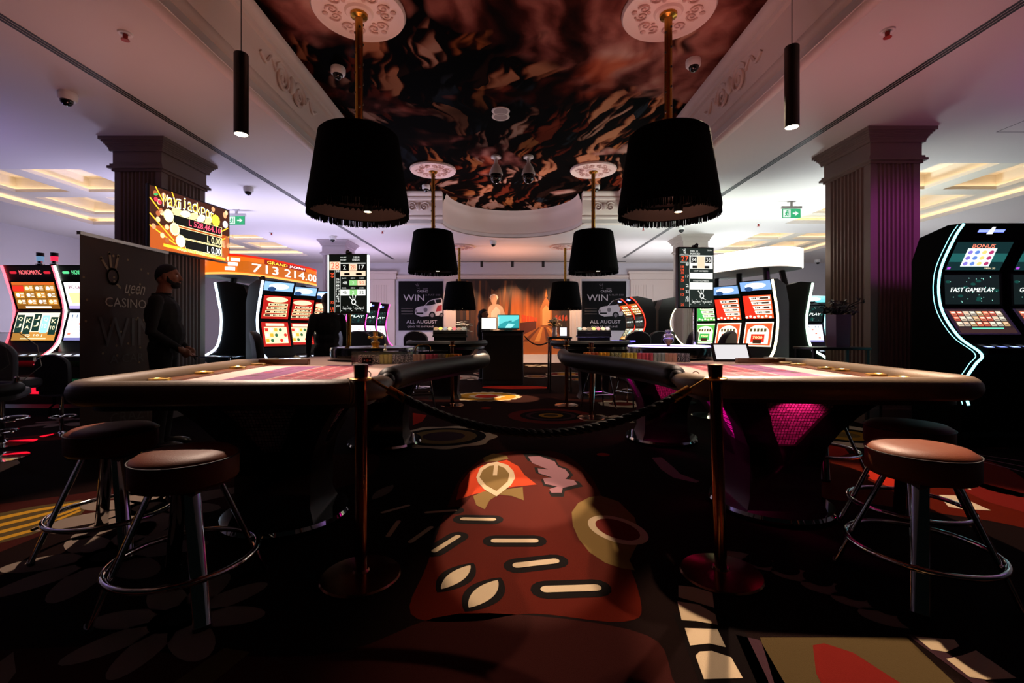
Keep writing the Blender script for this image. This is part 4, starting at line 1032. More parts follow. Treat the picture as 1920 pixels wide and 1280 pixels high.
# ------------------------------------------------------------------ result displays behind the wheels
NUM = lambda p, t, x, y, wd, h, m, l=3: p.text(t, x, y, wd, h, m, l)
def display(T, sd, a, v, label, side):
    b = on_table(T, sd, a, v, ZF)
    t = thing('roulette_results_display', label, 'display', b, -.05 if sd > 0 else .12)
    top, bot, W_ = (2.02, 1.36, .43) if sd > 0 else (2.13, 1.43, .425)
    mb = MB().m(BRASS if sd > 0 else CHROME); mb.lathe([(.07, 0), (.07, .012), (.024, .02), (.024, bot - ZF + .02)], seg=18); mb.build('pole', t)
    z0 = bot - ZF; H_ = top - bot
    mb = MB().m(mat('#0c0b0a', .3)); mb.rbox(-W_ / 2 - .012, W_ / 2 + .012, -.03, .05, z0 - .015, z0 + H_ + .012, .012); case = mb.build('housing', t)
    if sd > 0:
        for q in (-1, 1): mb = MB().m(glow('#dff5ec', 1.8)); mb.box(q * (W_ / 2 + .016) - .006, q * (W_ / 2 + .016) + .006, -.034, .02, z0, z0 + H_); mb.build('edge_light', t, smooth=0)
    mb = MB().m(BLK); mb.rbox(-.03, .03, -.03, .03, z0 + H_ + .012, z0 + H_ + .04, .01); mb.m(BLKG); mb.ball((0, -.035, z0 + H_ + .035), .022, 12, 8); mb.build('camera', t)
    p = Panel(.0006); V = lambda f: z0 + f * H_; U = lambda f: (-.5 + f) * W_
    bg = glow('#0c1410' if sd > 0 else '#2c3632', .7); wh = glow('#f4f6ee', 1.2); rd = glow('#ff5a34', 1.2); pe = glow('#ffd9b8', 1.2); bk = glow('#080a09', .3); gr = glow('#9be08a', 1.0)
    R = lambda x0, y0, x1, y1, m, l=1: p.rect(U(x0), V(y0), U(x1), V(y1), m, l)
    Tx = lambda s_, x0, y0, x1, y1, m, l=4: p.text(s_, U(x0), V(y0), (x1 - x0) * W_, (y1 - y0) * H_, m, l)
    R(0, 0, 1, 1, bg, 0)
    if sd > 0:
        Tx('MIN BET', .30, .945, .46, .965, wh); Tx('2 EUR', .65, .94, .82, .97, wh); Tx('MAX BET', .30, .90, .46, .92, wh); Tx('50 EUR', .62, .895, .82, .93, wh)
        R(0, .74, .29, .88, pe); Tx('28', .04, .755, .26, .87, rd)
        R(.30, .845, .98, .86, wh); R(.30, .73, .52, .84, bk); R(.53, .73, .75, .84, pe); R(.76, .73, .98, .84, bk); Tx('2', .37, .745, .45, .825, wh); Tx('28', .57, .745, .71, .825, rd); Tx('17', .80, .745, .94, .825, wh)
        R(.30, .63, .98, .72, pe); R(.40, .645, .55, .685, bk, 2); R(.72, .645, .88, .685, bk, 2)
        for x_, s_ in ((.34, 'BLACK'), (.58, 'ZERO'), (.82, 'RED')): Tx(s_, x_, .585, x_ + .12, .605, wh)
        R(.30, .47, .53, .56, glow('#1c2620', .6)); R(.54, .47, .75, .56, gr); R(.76, .47, .98, .56, pe); Tx('48', .36, .49, .48, .54, wh); Tx('2', .62, .49, .67, .54, wh); Tx('50', .81, .49, .94, .54, rd)
        for x_, s_ in ((.34, 'ODD'), (.58, 'ZERO'), (.82, 'EVEN')): Tx(s_, x_, .415, x_ + .12, .435, wh)
        R(.30, .295, .98, .40, wh); R(.55, .295, .75, .40, gr, 2); Tx('46', .36, .32, .47, .375, bk); Tx('2', .62, .32, .67, .375, wh); Tx('52', .82, .32, .93, .375, bk)
        R(.29, 0, .297, .88, wh); R(.145, 0, .15, .74, wh)
        for i, (s_, y_) in enumerate((('9', .65), ('9', .60), ('32', .155), ('18', .05), ('21', .01))): Tx(s_, .03, y_, .12, y_ + .04, rd)
        for i, (s_, y_) in enumerate((('35', .70), ('26', .56), ('33', .51), ('8', .45), ('29', .40), ('11', .35), ('13', .30), ('6', .26), ('4', .22), ('15', .18), ('20', .10))): Tx(s_, .18, y_, .27, y_ + .035, wh)
        emblem(p, U(.66), V(.18), .075, wh); Tx('queen · casino', .36, .05, .94, .09, wh)
        for k in range(16): p.ell(U(.33 + .04 * k), V(.03 + .08 * ((k * 5) % 7) / 6), .004, .004, wh, 4, 0, 8)
    else:
        for k in range(30): p.line(U(.02) + k * W_ / 31, V(.01), U(.02) + k * W_ / 31, V(.99), .0012, glow('#38443f', .7), 1, False)
        emblem(p, U(.15), V(.93), .035, wh); Tx('queen casino', .04, .885, .26, .90, wh); Tx('MIN 10', .32, .93, .54, .96, wh); Tx('MAX 250', .32, .885, .60, .92, wh); Tx('20:01', .82, .955, .95, .975, wh)
        R(.29, 0, .297, .88, wh); R(0, .875, 1, .88, wh)
        R(.03, .755, .27, .76, wh); Tx('27', .05, .77, .26, .86, rd)
        R(.31, .65, .98, .87, wh, 2); R(.53, .66, .74, .86, pe, 3); R(.33, .75, .51, .855, bk, 3); R(.76, .75, .94, .855, bk, 3); Tx('34', .35, .765, .49, .84, wh); Tx('36', .78, .765, .92, .84, wh)
        R(.38, .66, .52, .70, bk, 4); R(.74, .66, .88, .70, bk, 4)
        Tx('HOT NUMBERS', .42, .60, .84, .625, wh); R(.31, .48, .98, .58, wh, 2); Tx('COLD NUMBERS', .40, .435, .86, .46, wh); R(.31, .30, .98, .42, wh, 2)
        for s_, y_ in (('18', .66), ('14', .61), ('30', .56), ('3', .48), ('5', .43), ('14', .285), ('12', .19), ('25', .02)): Tx(s_, .04, y_, .13, y_ + .04, rd)
        for s_, y_ in (('8', .70), ('17', .50), ('2', .34), ('22', .24), ('6', .14), ('10', .09)): Tx(s_, .18, y_, .27, y_ + .045, wh)
        emblem(p, U(.66), V(.19), .075, wh); Tx('queen · casino', .36, .07, .96, .11, wh)
        for k in range(16): p.ell(U(.33 + .04 * k), V(.05 + .08 * ((k * 5) % 7) / 6), .004, .004, wh, 4, 0, 8)
    p.build('screen', lambda u, v, q: (u, -.031 - q, v), case)
display(LT, 1, -.88, 3.0, 'portrait roulette results screen with a large 28 on the left table pole', 'left')
display(RT, -1, -.91, 3.0, 'portrait roulette results screen with a large 27 on the right table pole', 'right')

# ================================================================== STOOLS
def make_stool(label, seat_r=.20, rz=0):
    t = thing('bar_stool', label, 'stool', (0, 0, 0), rz, 'round padded stools at the tables')
    mb = MB().m(SEATL)
    mb.lathe([(seat_r - .012, .50), (seat_r, .515), (seat_r, .60), (seat_r - .008, .615), (seat_r - .03, .63), (seat_r * .6, .638), (.001, .64)], seg=40); se = mb.build('seat', t)
    mb = MB().m(mat('#1a100c', .5)); n = 40; mb.tube([((seat_r + .001) * math.cos(2 * PI * i / n), (seat_r + .001) * math.sin(2 * PI * i / n), .607) for i in range(n)], .003, 6, closed=True); mb.build('piping', se)
    mb = MB().m(BLK); mb.box(-.13, .13, -.13, .13, .485, .502); mb.build('seat_plate', t, smooth=0)
    for k in range(4):
        a = PI / 4 + k * PI / 2; c, s_ = math.cos(a), math.sin(a)
        mb = MB().m(CHROME); mb.rings([[(r_ * c + .013 * math.cos(q) * c - .031 * math.sin(q) * s_, r_ * s_ + .013 * math.cos(q) * s_ + .031 * math.sin(q) * c, z_) for q in [2 * PI * j / 20 for j in range(20)]] for r_, z_ in ((.12, .49), (.31, .012))]); lg = mb.build('leg', t)
        mb = MB().m(BLK); mb.rings([[(.31 * c + .015 * math.cos(q) * c - .033 * math.sin(q) * s_, .31 * s_ + .015 * math.cos(q) * s_ + .033 * math.sin(q) * c, z_) for q in [2 * PI * j / 20 for j in range(20)]] for z_ in (0, .016)]); mb.build('foot_cap', lg)
    mb = MB().m(CHROME); n = 56; mb.tube([(.272 * math.cos(2 * PI * i / n), .272 * math.sin(2 * PI * i / n), .175) for i in range(n)], .0125, 12, closed=True); mb.build('footrest_ring', t)
    return t
st = make_stool('padded stool nearest the camera on the left, copper lit top'); st.location = (-1.40, 1.97, 0)
for p, rz, lb in (((-2.16, 2.48, 0), .1, 'padded stool left of the nearest left one, half under the left table'), ((1.86, 2.06, 0), .05, 'padded stool nearest the camera on the right, reddish lit top'),
                  ((2.25, 2.57, 0), .2, 'dark padded stool behind the nearest right one, half under the right table'), ((2.56, 3.75, 0), .3, 'third stool on the right with only ring and leg seen behind the pedestal')):
    dup(st, p, rz, lb)

# ================================================================== ROPE POSTS
def make_post(label):
    t = thing('rope_post', label, 'stanchion', (0, 0, 0), 0, 'copper rope posts')
    mb = MB().m(COPPER); mb.lathe([(.182, 0), (.184, .006), (.178, .014), (.12, .022), (.04, .03), (.034, .04)], seg=56); mb.build('base', t)
    mb = MB().m(COPPER); mb.lathe([(.028, .03), (.028, .90)], seg=24); mb.build('pole', t)
    mb = MB().m(COPPER); mb.lathe([(.029, .90), (.03, .93), (.034, .985), (.034, .992), (.028, .994), (.001, .99)], seg=24); mb.build('cap', t)
    mb = MB().m(GOLD); n = 28; mb.tube([(.048 * math.cos(2 * PI * i / n), .048 * math.sin(2 * PI * i / n), .925) for i in range(n)], .004, 8, closed=True)
    mb.lathe([(.028, .915), (.048, .922), (.048, .926), (.028, .93)], seg=24); mb.build('rope_ring', t)
    return t
p1 = make_post('copper rope post on the left, before the left table corner'); p1.location = (-.695, 2.13, 0)
p2 = dup(p1, (1.0, 2.15, 0), 0, 'copper rope post on the right, magenta glow on its base')
p2.rotation_euler = (0, math.radians(-1.6), 0)
for p, lb in (((-.88, 7.0, 0), 'far rope post on the left before the far left card table'), ((.88, 7.0, 0), 'far rope post on the right of the aisle before the far right card table'), ((1.08, 6.0, 0), 'rope post seen below the right table bumper, right of the far ones')): dup(p1, p, 0, lb)
def rope(a, b, sag, name, label, r=.02):
    t = thing(name, label, 'rope', a, 0)
    A_, B_ = Vector((0, 0, 0)), Vector(b) - Vector(a)
    P = []
    n = 40
    for i in range(n + 1):
        u = i / n; q = A_ + (B_ - A_) * u; q.z -= sag * (1 - (2 * u - 1) ** 2) ; P.append(q)
    P2 = P[3:-3]
    mb = MB().m(mat('#060606', .8, bump=.6, bscale=120))
    for st_ in range(3):
        Q = []
        for i, q in enumerate(smoothpath(P2, 4)): an = i * .55 + st_ * 2 * PI / 3; Q.append(q + Vector((0, math.cos(an), math.sin(an))) * r * .5)
        mb.tube(Q, r * .62, 7)
    mb.build('twisted_cord', t)
    for e, (i0, i1) in enumerate(((3, 1), (n - 3, n - 1))):
        mb = MB().m(GOLD); mb.tube([P[i0] + (P[i0] - P[i1]) * .5, P[i0] * .5 + P[i1] * .5], r * 1.05, 12); h = P[0] if e == 0 else P[n]
        mb.tube([P[i0] * .5 + P[i1] * .5, P[i1], h], [.007, .007, .006], 8); mb.build('hook', t)
rope((-.645, 2.13, .924), (.925, 2.14, .924), .255, 'barrier_rope', 'black twisted rope sagging across the aisle between the two near posts')
# ================================================================== SLOT MACHINES
def on_face(A, B):
    """map u across x, v along the sloping line A-B in (y, z), w outward to the front"""
    A, B = Vector(A), Vector(B); d = (B - A).normalized(); n = Vector((-d.y, d.x))
    if n.x > 0: n = -n
    return (lambda u, v, q: (u, A.x + d.x * v + n.x * q, A.y + d.y * v + n.y * q)), (B - A).length

G_ = lambda h, s=1.0: glow(h, s * 1.6)
def art_fruit(p, W_, H_, st):
    """reels of symbols"""
    bg, a, b, c = st
    p.rect(-W_ / 2, 0, W_ / 2, H_, G_(bg, .9))
    p.rect(-W_ * .42, H_ * .12, W_ * .42, H_ * .80, G_(a, 1.2), 1)
    p.rect(-W_ * .34, H_ * .84, W_ * .34, H_ * .95, G_(c, 1.4), 1)
    for i in range(5):
        for j in range(3):
            x, y = -W_ * .34 + i * W_ * .17, H_ * (.24 + .22 * j)
            m = G_((b, c, '#f8f0d8', '#2c5c3c', '#d03028')[(i * 3 + j * 2) % 5], 1.1)
            if (i + j) % 2: p.ell(x, y, W_ * .06, H_ * .075, m, 2, 0, 12)
            else: p.rect(x - W_ * .06, y - H_ * .07, x + W_ * .06, y + H_ * .07, m, 2)
def art_win(p, W_, H_, st):
    """jackpot ladder"""
    bg, a, b, c = st
    p.rect(-W_ / 2, 0, W_ / 2, H_, G_(bg, .9))
    p.ell(0, H_ * .84, W_ * .40, H_ * .12, G_(a, 1.2), 1)
    for k in range(4):
        p.rect(-W_ * (.42 - .04 * k), H_ * (.10 + .155 * k), W_ * .42, H_ * (.21 + .155 * k), G_(c, 1.1), 1)
        p.rect(-W_ * (.38 - .04 * k), H_ * (.12 + .155 * k), W_ * .39, H_ * (.19 + .155 * k), G_('#3a1010', .8), 2)
        p.text('88 100.00', -W_ * .2, H_ * (.13 + .155 * k), W_ * .5, H_ * .05, G_('#fff2c8', 1.4), 3)
def art_diag(p, W_, H_, st):
    bg, a, b, c = st
    p.rect(-W_ / 2, 0, W_ / 2, H_, G_(bg, 1.0))
    p.poly([(-W_ * .5, 0), (-W_ * .05, 0), (-W_ * .3, H_), (-W_ * .5, H_)], G_(a, 1.1), 1)
    for k in range(4):
        x = -W_ * .24 + k * W_ * .045; y = H_ * (.80 - .2 * k)
        p.poly([(x, y), (W_ * .46, y), (W_ * .46, y + H_ * .14), (x - W_ * .03, y + H_ * .14)], G_(c, 1.3), 2)
        p.rect(x + W_ * .05, y + H_ * .03, W_ * .40, y + H_ * .11, G_('#4a3428', .7), 3); p.text('12 480', x + W_ * .1, y + H_ * .04, W_ * .25, H_ * .06, G_('#ffffff', 1.3), 4)
    for k in range(7): p.ell(-W_ * .45 + W_ * .14 * k, H_ * (.06 + .04 * (k % 2)), W_ * .05, H_ * .05, G_(c, 1), 3, 0, 12)
def art_arch(p, W_, H_, st):
    bg, a, b, c = st
    p.rect(-W_ / 2, 0, W_ / 2, H_, G_(c, 1.2)); p.rect(-W_ * .46, H_ * .05, W_ * .46, H_ * .95, G_(bg, 1), 1)
    P = [(-W_ * .38, H_ * .1)] + [(W_ * .38 * math.cos(PI - PI * i / 12), H_ * .58 + H_ * .3 * math.sin(PI * i / 12)) for i in range(13)] + [(W_ * .38, H_ * .1)]
    p.poly(P, G_(c, 1.1), 2); p.rect(-W_ * .24, H_ * .18, W_ * .24, H_ * .5, G_(a, 1.1), 3)
    for k in range(5): p.rect(-W_ * .3 + k * W_ * .125, H_ * .6, -W_ * .22 + k * W_ * .125, H_ * .74, G_('#5a4a2a', .8), 3)
    p.rect(-W_ * .15, H_ * .12, W_ * .15, H_ * .28, G_('#402010', .8), 4); p.text('7000', -W_ * .17, H_ * .32, W_ * .34, H_ * .1, G_('#ffe9a0', 1.4), 4)
def art_cards(p, W_, H_, st):
    bg, a, b, c = st
    p.rect(-W_ / 2, 0, W_ / 2, H_, G_('#c98a3a', .9)); p.rect(-W_ / 2, H_ * .3, W_ / 2, H_, G_('#e8dcc0', 1.1), 1)
    for i, (s1, s2, y) in enumerate((('Q', 'J', .58), ('K', 'A', .52), ('J', 'J', .62), ('Q', '10', .56), ('K', '10', .50))):
        x = -W_ * .40 + i * W_ * .2; p.rect(x - W_ * .085, H_ * (y - .3), x + W_ * .085, H_ * (y + .34), G_('#14382c', .7) if i != 3 else G_('#9ad0e0', 1), 2)
        for j, s_ in enumerate((s1, s2)): p.text(s_, x - W_ * .05, H_ * (y + .12 - .24 * j), W_ * .1, H_ * .14, G_('#fff0b8', 1.3), 3)
    p.text('Q 10 J', -W_ * .2, H_ * .12, W_ * .4, H_ * .1, G_('#e8f0d8', 1), 3)
    p.rect(-W_ * .3, H_ * .04, W_ * .3, H_ * .08, G_('#fff0b8', 1.2), 2)
def art_pay(p, W_, H_, st):
    p.rect(-W_ / 2, 0, W_ / 2, H_, G_('#7a4a14', .9)); p.rect(-W_ * .5, H_ * .9, W_ * .5, H_, G_('#c05a20', 1), 1)
    for i in range(4):
        for j in range(3):
            x, y = -W_ * .48 + i * W_ * .245, H_ * (.16 + .25 * j)
            p.rect(x, y, x + W_ * .225, y + H_ * .22, G_('#b87a28' if (i + j) % 2 else '#94601e', 1), 1)
            p.ell(x + W_ * .07, y + H_ * .11, W_ * .045, H_ * .07, G_(('#ffe9a0', '#f8f4e8', '#c8e0f0')[(i + j) % 3], 1.3), 2, 0, 12)
            for k in range(3): p.rect(x + W_ * .13, y + H_ * (.04 + .055 * k), x + W_ * .20, y + H_ * (.065 + .055 * k), G_('#fff4d8', 1.1), 2)
    p.rect(-W_ * .5, H_ * .66, -W_ * .24, H_ * .88, G_('#d02818', 1.2), 3); p.rect(-W_ * .3, H_ * .03, W_ * .3, H_ * .1, G_('#fff4d0', 1.2), 2)
def art_white(p, W_, H_, st):
    p.rect(-W_ / 2, 0, W_ / 2, H_, G_('#e8e4ee', 1.1)); p.text('Kupid', -W_ * .4, H_ * .72, W_ * .55, H_ * .16, G_('#7a3448', .9), 2)
    p.poly([(-W_ * .4, H_ * .2), (W_ * .05, H_ * .25), (W_ * .0, H_ * .62), (-W_ * .44, H_ * .6)], G_('#f0c890', 1.1), 1)
    for k in range(4): p.line(W_ * (.0 + .1 * k), H_ * .6, W_ * (.12 + .1 * k), H_ * .15, W_ * .01, G_('#9a9ab0', .9), 2)
    p.rect(-W_ * .5, 0, -W_ * .2, H_ * .12, G_('#b0a0d8', 1), 2)
def art_grid(p, W_, H_, st):
    p.rect(-W_ / 2, 0, W_ / 2, H_, G_('#e4e6ee', 1.1)); p.rect(-W_ / 2, 0, W_ / 2, H_ * .1, G_('#7a78b0', .9), 1)
    for i in range(8):
        p.rect(-W_ * .42 + i * W_ * .11, H_ * .82, -W_ * .40 + i * W_ * .11, H_ * .93, G_('#4a6a8a', .9), 2)
        for j in range(5): p.rect(-W_ * .44 + i * W_ * .11, H_ * (.2 + .12 * j), -W_ * .37 + i * W_ * .11, H_ * (.27 + .12 * j), G_('#e07a60' if (i * 3 + j * 5) % 7 == 0 else '#cdd0dc', 1), 2)
def art_space(p, W_, H_, st):
    p.rect(-W_ / 2, 0, W_ / 2, H_, G_('#0e1a1a', .8))
    R_ = random.Random(3)
    for k in range(10): p.ell(R_.uniform(-.45, .45) * W_, R_.uniform(.1, .9) * H_, .05 * W_, .05 * H_, G_('#12463f', .7), 1, 0, 10)
    for k in range(26): p.ell(R_.uniform(-.48, .48) * W_, R_.uniform(.05, .95) * H_, .008 * W_, .008 * W_, G_('#8fd8c8', 1), 2, 0, 8)
    p.text(st[3], -W_ * .40, H_ * .42, W_ * .80, H_ * .15, G_('#f4fff8', 1.3), 3, 0, .25)
def art_bonus(p, W_, H_, st):
    p.rect(-W_ / 2, 0, W_ / 2, H_, G_('#0f2a2c', .8)); p.rect(-W_ * .5, H_ * .3, W_ * .5, H_ * .6, G_('#1e5a58', .8), 1)
    p.rect(-W_ * .26, H_ * .14, W_ * .26, H_ * .78, G_('#cfe6e4', 1.2), 2)
    for k in range(12): p.ell(-W_ * .19 + (k % 4) * W_ * .127, H_ * (.24 + .2 * (k // 4)), W_ * .045, H_ * .07, G_(('#7a6ac0', '#a03060', '#d8c070', '#5a78c0')[(k * 3) % 4], 1), 3, 0, 12)
    p.text('BONUS', -W_ * .2, H_ * .8, W_ * .4, H_ * .13, G_('#f07a60', 1.3), 3); p.rect(-W_ * .48, H_ * .03, -W_ * .42, H_ * .12, G_('#a040c0', 1), 2); p.text('WIN 20', W_ * .2, H_ * .04, W_ * .2, H_ * .06, G_('#e8d8b0', 1), 2)
def art_tiles(p, W_, H_, st):
    p.rect(-W_ / 2, 0, W_ / 2, H_, G_('#2a1c16', .7)); p.rect(-W_ * .5, 0, W_ * .5, H_ * .2, G_('#3a241a', .7), 1); p.line(-W_ * .25, H_ * .19, W_ * .3, H_ * .19, H_ * .015, G_('#5fd8b0', 1.3), 3)
    for i in range(8):
        for j in range(3):
            x, y = -W_ * .47 + i * W_ * .118, H_ * (.28 + .22 * j)
            p.rect(x, y, x + W_ * .10, y + H_ * .18, G_(('#c8b8a0', '#d06848', '#a8a090', '#c05038', '#b89868')[(i * 2 + j * 3) % 5], .9), 2)
            p.rect(x + W_ * .015, y + H_ * .09, x + W_ * .085, y + H_ * .15, G_(('#f0d8c0', '#f0b090', '#d8d4c0')[(i + j) % 3], 1), 3)
            p.rect(x + W_ * .02, y + H_ * .03, x + W_ * .08, y + H_ * .06, G_('#503028', .7), 3)

PR_A = dict(D=.34, deck=.74, a=(-.10, .90), b=(.0, 1.30), c=(-.10, 1.68), top=1.86, ty=-.16)          # concave upright cabinet
PR_B = dict(D=.34, deck=.78, a=(-.13, .92), b=(-.07, 1.30), c=(-.12, 1.66), top=1.88, ty=-.16)
PR_C = dict(D=.40, deck=.98, a=(-.12, 1.10), b=(.06, 1.40), c=(.07, 1.76), d=(-.08, 2.08), top=2.22, ty=-.18, crown=True)   # tall curved cabinet
def slot(label, x, y, rz, prof, wd, neon, arts, st, name='slot_machine', ns=5.0, group=None, mark=None, deckc='#dfe8ff', base_glow=None, side='#0d0d10', topc=None, zs=1.0, thick=.013, sides=(-1, 1)):
    t = thing(name, label, 'slot machine', (x, y, 0), rz, group)
    q = prof; D, dk = q['D'], q['deck']
    pts = [q['a'], q['b'], q['c']] + ([q['d']] if 'd' in q else [])
    top, ty = q['top'], q['ty']
    pol = [(D, 0), (-.22, 0), (-.22, .10), (-.16, .14), (-.20, dk - .14), (-.42, dk - .05), (-.42, dk), (pts[0][0] - .03, dk + .05)] + pts + [(ty, top), (ty + .16, top + .015), (D - .1, top - .05), (D, top - .30)]
    SIDE = mat(side, .35) if side != '#020202' else mat(side, .8, spec=.05); Z = lambda z: z * zs
    mb = MB().m(SIDE)
    hw = wd / 2
    mb.prism(pol, lambda p, u: (u, p[0], Z(p[1])), -hw, hw); cab = mb.build('cabinet', t, smooth=22)
    # screens
    for i, (A, B) in enumerate(zip(pts, pts[1:])):
        f, H_ = on_face((A[0] - .002, Z(A[1] + .012)), (B[0] - .002, Z(B[1] - .012)))
        mb = MB().m(BLKG); P = [f(u, v, -.01) for u, v in ((-hw + .02, 0), (hw - .02, 0), (hw - .02, H_), (-hw + .02, H_))]; Q = [f(u, v, .004) for u, v in ((-hw + .02, 0), (hw - .02, 0), (hw - .02, H_), (-hw + .02, H_))]
        mb.rings([P, Q]); s_ = mb.build('screen', t, smooth=0)
        p = Panel(.0007); arts[min(i, len(arts) - 1)](p, wd - .09, H_ - .03, st if isinstance(st, tuple) else st[i]); p.build('picture', lambda u, v, w_: f(u, v + .015, .005 + w_), s_)
    # topper
    f, H_ = on_face((pts[-1][0] - .002, Z(pts[-1][1] + .01)), (ty - .002, Z(top - .01)))
    p = Panel(.0008)
    if mark:
        p.rect(-hw + .02, .01, hw - .02, H_ - .005, G_('#080808', .3)); p.text(mark, -wd * .22, H_ * .35, wd * .44, H_ * .32, G_(mark_c.get(t.name, '#ff6a70'), 1.4), 2)
        for s_ in (-1, 1): p.line(s_ * wd * .34 - .03, H_ * .5, s_ * wd * .34 + .03, H_ * .5, .018, G_(mark_c.get(t.name, '#c02030'), .9), 2)
    elif topc:
        p.rect(-hw + .03, .005, hw - .03, H_ - .005, G_(topc, 1.0)); p.ell(0, H_ * .6, wd * .3, H_ * .25, G_('#eef4ff', 1.2), 1); p.ell(-wd * .2, H_ * .35, wd * .12, H_ * .2, G_('#2a4a7a', .8), 2)
    else:
        p.rect(-wd * .2, H_ * .42, wd * .2, H_ * .62, G_('#8090ff', 1.2)); p.poly([(-.03, H_ * .3), (.03, H_ * .3), (.015, H_ * .8), (-.015, H_ * .8)], G_('#f0f0ff', 1.6), 1)
    p.build('topper_sign', f, t)
    # deck with lit buttons
    f, H_ = on_face((-.42, Z(dk) + .004), (pts[0][0] - .03, Z(dk + .05) + .004))
    fd = lambda u, v, w_: (u, -.42 + v, Z(dk) + .05 * zs * v / (pts[0][0] + .39) + .004 + w_)
    for k in range(5):
        p = Panel(.001); u = -hw + .08 + k * (wd - .16) / 4; p.rect(u - .035, .05, u + .035, .10, G_(deckc, 1.8 if k % 2 == 0 else .8)); p.rect(u - .03, .12, u + .03, .16, G_('#30343c', .5))
        p.build('button', fd, t)
    # light lines down both front edges
    path = [(-.40, dk - .10), (-.34, dk - .02)] + [(a - .012, b) for a, b in pts] + [(ty - .012, top - .01)]
    if 'crown' in q: path = [(-.24, .42), (-.19, .62), (-.30, dk - .16), (-.36, dk - .05)] + path[2:]
    path = smoothpath([(0, a, Z(b)) for a, b in path], 5)
    for s_ in sides:
        mb = MB().m(neon); mb.tube([(s_ * (hw + .006), a, b) for _, a, b in path], thick, 8); mb.build('light_line', t)
        if 'crown' in q:
            mb = MB().m(neon); mb.tube([(s_ * (hw + .012), a + .055, b) for _, a, b in path], .003, 6); mb.build('thin_light_line', t)
    if base_glow:
        mb = MB().m(base_glow); mb.box(-hw + .04, hw - .04, -.226, -.2, .30, dk - .24); mb.build('lit_base_panel', t, smooth=0)
    return t
mark_c = {}
NW = G_('#d8ecff', 3.2); NR = G_('#ff4a58', 3.2); NR2 = G_('#ff2a1c', 3.0); NG = G_('#9ff0b8', 2.2); NCY = G_('#7fe0e8', 2.6); NCR = G_('#f6e6b8', 3.0); NPK = G_('#ff4ab0', 1.6); NGR = G_('#c8f0d4', 2.6)
RED_ = ('#b01c18', '#e8d0a0', '#d8a030', '#f4e4a8'); ORG = ('#d8542a', '#d02a18', '#e88a30', '#f4ead0'); GRN = ('#5cae4a', '#3ca048', '#70c060', '#eef0cc')
# the pair left of the banner
slot('left slot machine of the far left pair, red light lines and card reels', -6.55, 6.35, .0, PR_A, .68, NR, (art_cards, art_pay), RED_, mark='NOVOMATIC', base_glow=G_('#e01028', 1.2), zs=1.1)
mark_c['slot_machine.001'] = '#5ad08a'
slot('right slot machine of the far left pair, white screens, half behind the banner', -5.83, 6.35, .0, PR_A, .68, G_('#e8f4e4', 2.6), (art_grid, art_white), RED_, mark='NOVOMATIC', base_glow=G_('#08301c', .6), zs=1.1)
for x, cc, lb in ((-6.62, '#5a7a98', 'blue'), (-6.42, '#d02848', 'red')):
    t = thing('signal_lamp', f'small {lb} capped signal lamp on top of the far left slot machine', 'lamp', (x, 6.42, 2.07), 0)
    mb = MB().m(CHROME); mb.lathe([(.05, -.02), (.05, .02), (.03, .03), (.03, .06)], seg=14); mb.build('socket', t)
    mb = MB().m(G_(cc, .9)); mb.lathe([(.04, .06), (.042, .13)], seg=14); mb.build('lens', t)
    mb = MB().m(BLK); mb.lathe([(.043, .13), (.043, .18), (.001, .185)], seg=14); mb.build('cap', t)
# left island
slot('nearest front facing slot machine of the left island, red jackpot screens and white edges', -3.42, 6.62, .95, PR_A, .48, NW, (art_fruit, art_win), RED_, topc='#8ab4e8', side='#10141c', thick=.017, sides=(-1,))
slot('middle front facing slot machine of the left island, red jackpot screens', -3.42, 7.42, .95, PR_A, .48, NW, (art_fruit, art_win), RED_, topc='#8ab4e8', side='#10141c', thick=.017, sides=(-1,))
slot('farthest front facing slot machine of the left island, partly behind the results screen', -3.43, 8.22, .95, PR_A, .48, NW, (art_fruit, art_win), RED_, topc='#8ab4e8', side='#10141c', thick=.017, sides=(-1,))
slot('dark slot machine of the left island seen from its side, white edge toward the pillar', -4.25, 7.10, -1.50, PR_B, .56, NW, (art_fruit, art_diag), GRN, topc='#8ab4e8', side='#0c1016', thick=.017, sides=(1,))
# right island
slot('nearest front facing slot machine of the right island, orange screens and cream edges', 3.58, 6.5, -.95, PR_A, .48, NCR, (art_arch, art_diag), ORG, topc='#7aa0d8', side='#0e1a14', thick=.017, sides=(1,))
slot('middle front facing slot machine of the right island, orange screens', 3.52, 7.27, -.95, PR_A, .48, NCR, (art_arch, art_diag), ORG, topc='#7aa0d8', side='#0f3a2a', thick=.017, sides=(1,))
slot('green screened slot machine of the right island behind the results screen', 3.49, 8.05, -.95, PR_A, .48, NCR, (art_arch, art_diag), GRN, topc='#7aa0d8', side='#0f3a2a', thick=.017, sides=(1,))
slot('dark slot machine of the right island seen from its side, green edge toward the pillar', 4.42, 7.15, 1.50, PR_B, .56, NGR, (art_fruit, art_diag), GRN, topc='#7aa0d8', side='#080a09', thick=.017, sides=(-1,))
slot('slot machine with white screens in the gap left of the near right pillar', 6.1, 9.3, -.2, PR_A, .60, NCY, (art_grid, art_space), ('', '', '', 'FREE PLAY'), topc='#5ab8c0', thick=.014)
# tall curved pair on the far right
slot('tall curved slot machine right of the near right pillar reading FAST GAMEPLAY, cyan edge', 4.84, 4.70, .0, PR_C, .66, NCY, (art_tiles, art_space, art_bonus), ('', '', '', 'FAST GAMEPLAY'), deckc='#8ea0ff', side='#020202', thick=.011, sides=(-1,))
slot('tall curved slot machine cut by the right picture edge', 5.56, 4.70, .0, PR_C, .66, NCY, (art_tiles, art_space, art_bonus), ('', '', '', 'GREAT SOUND'), deckc='#8ea0ff', side='#020202', thick=.011, sides=(1,))
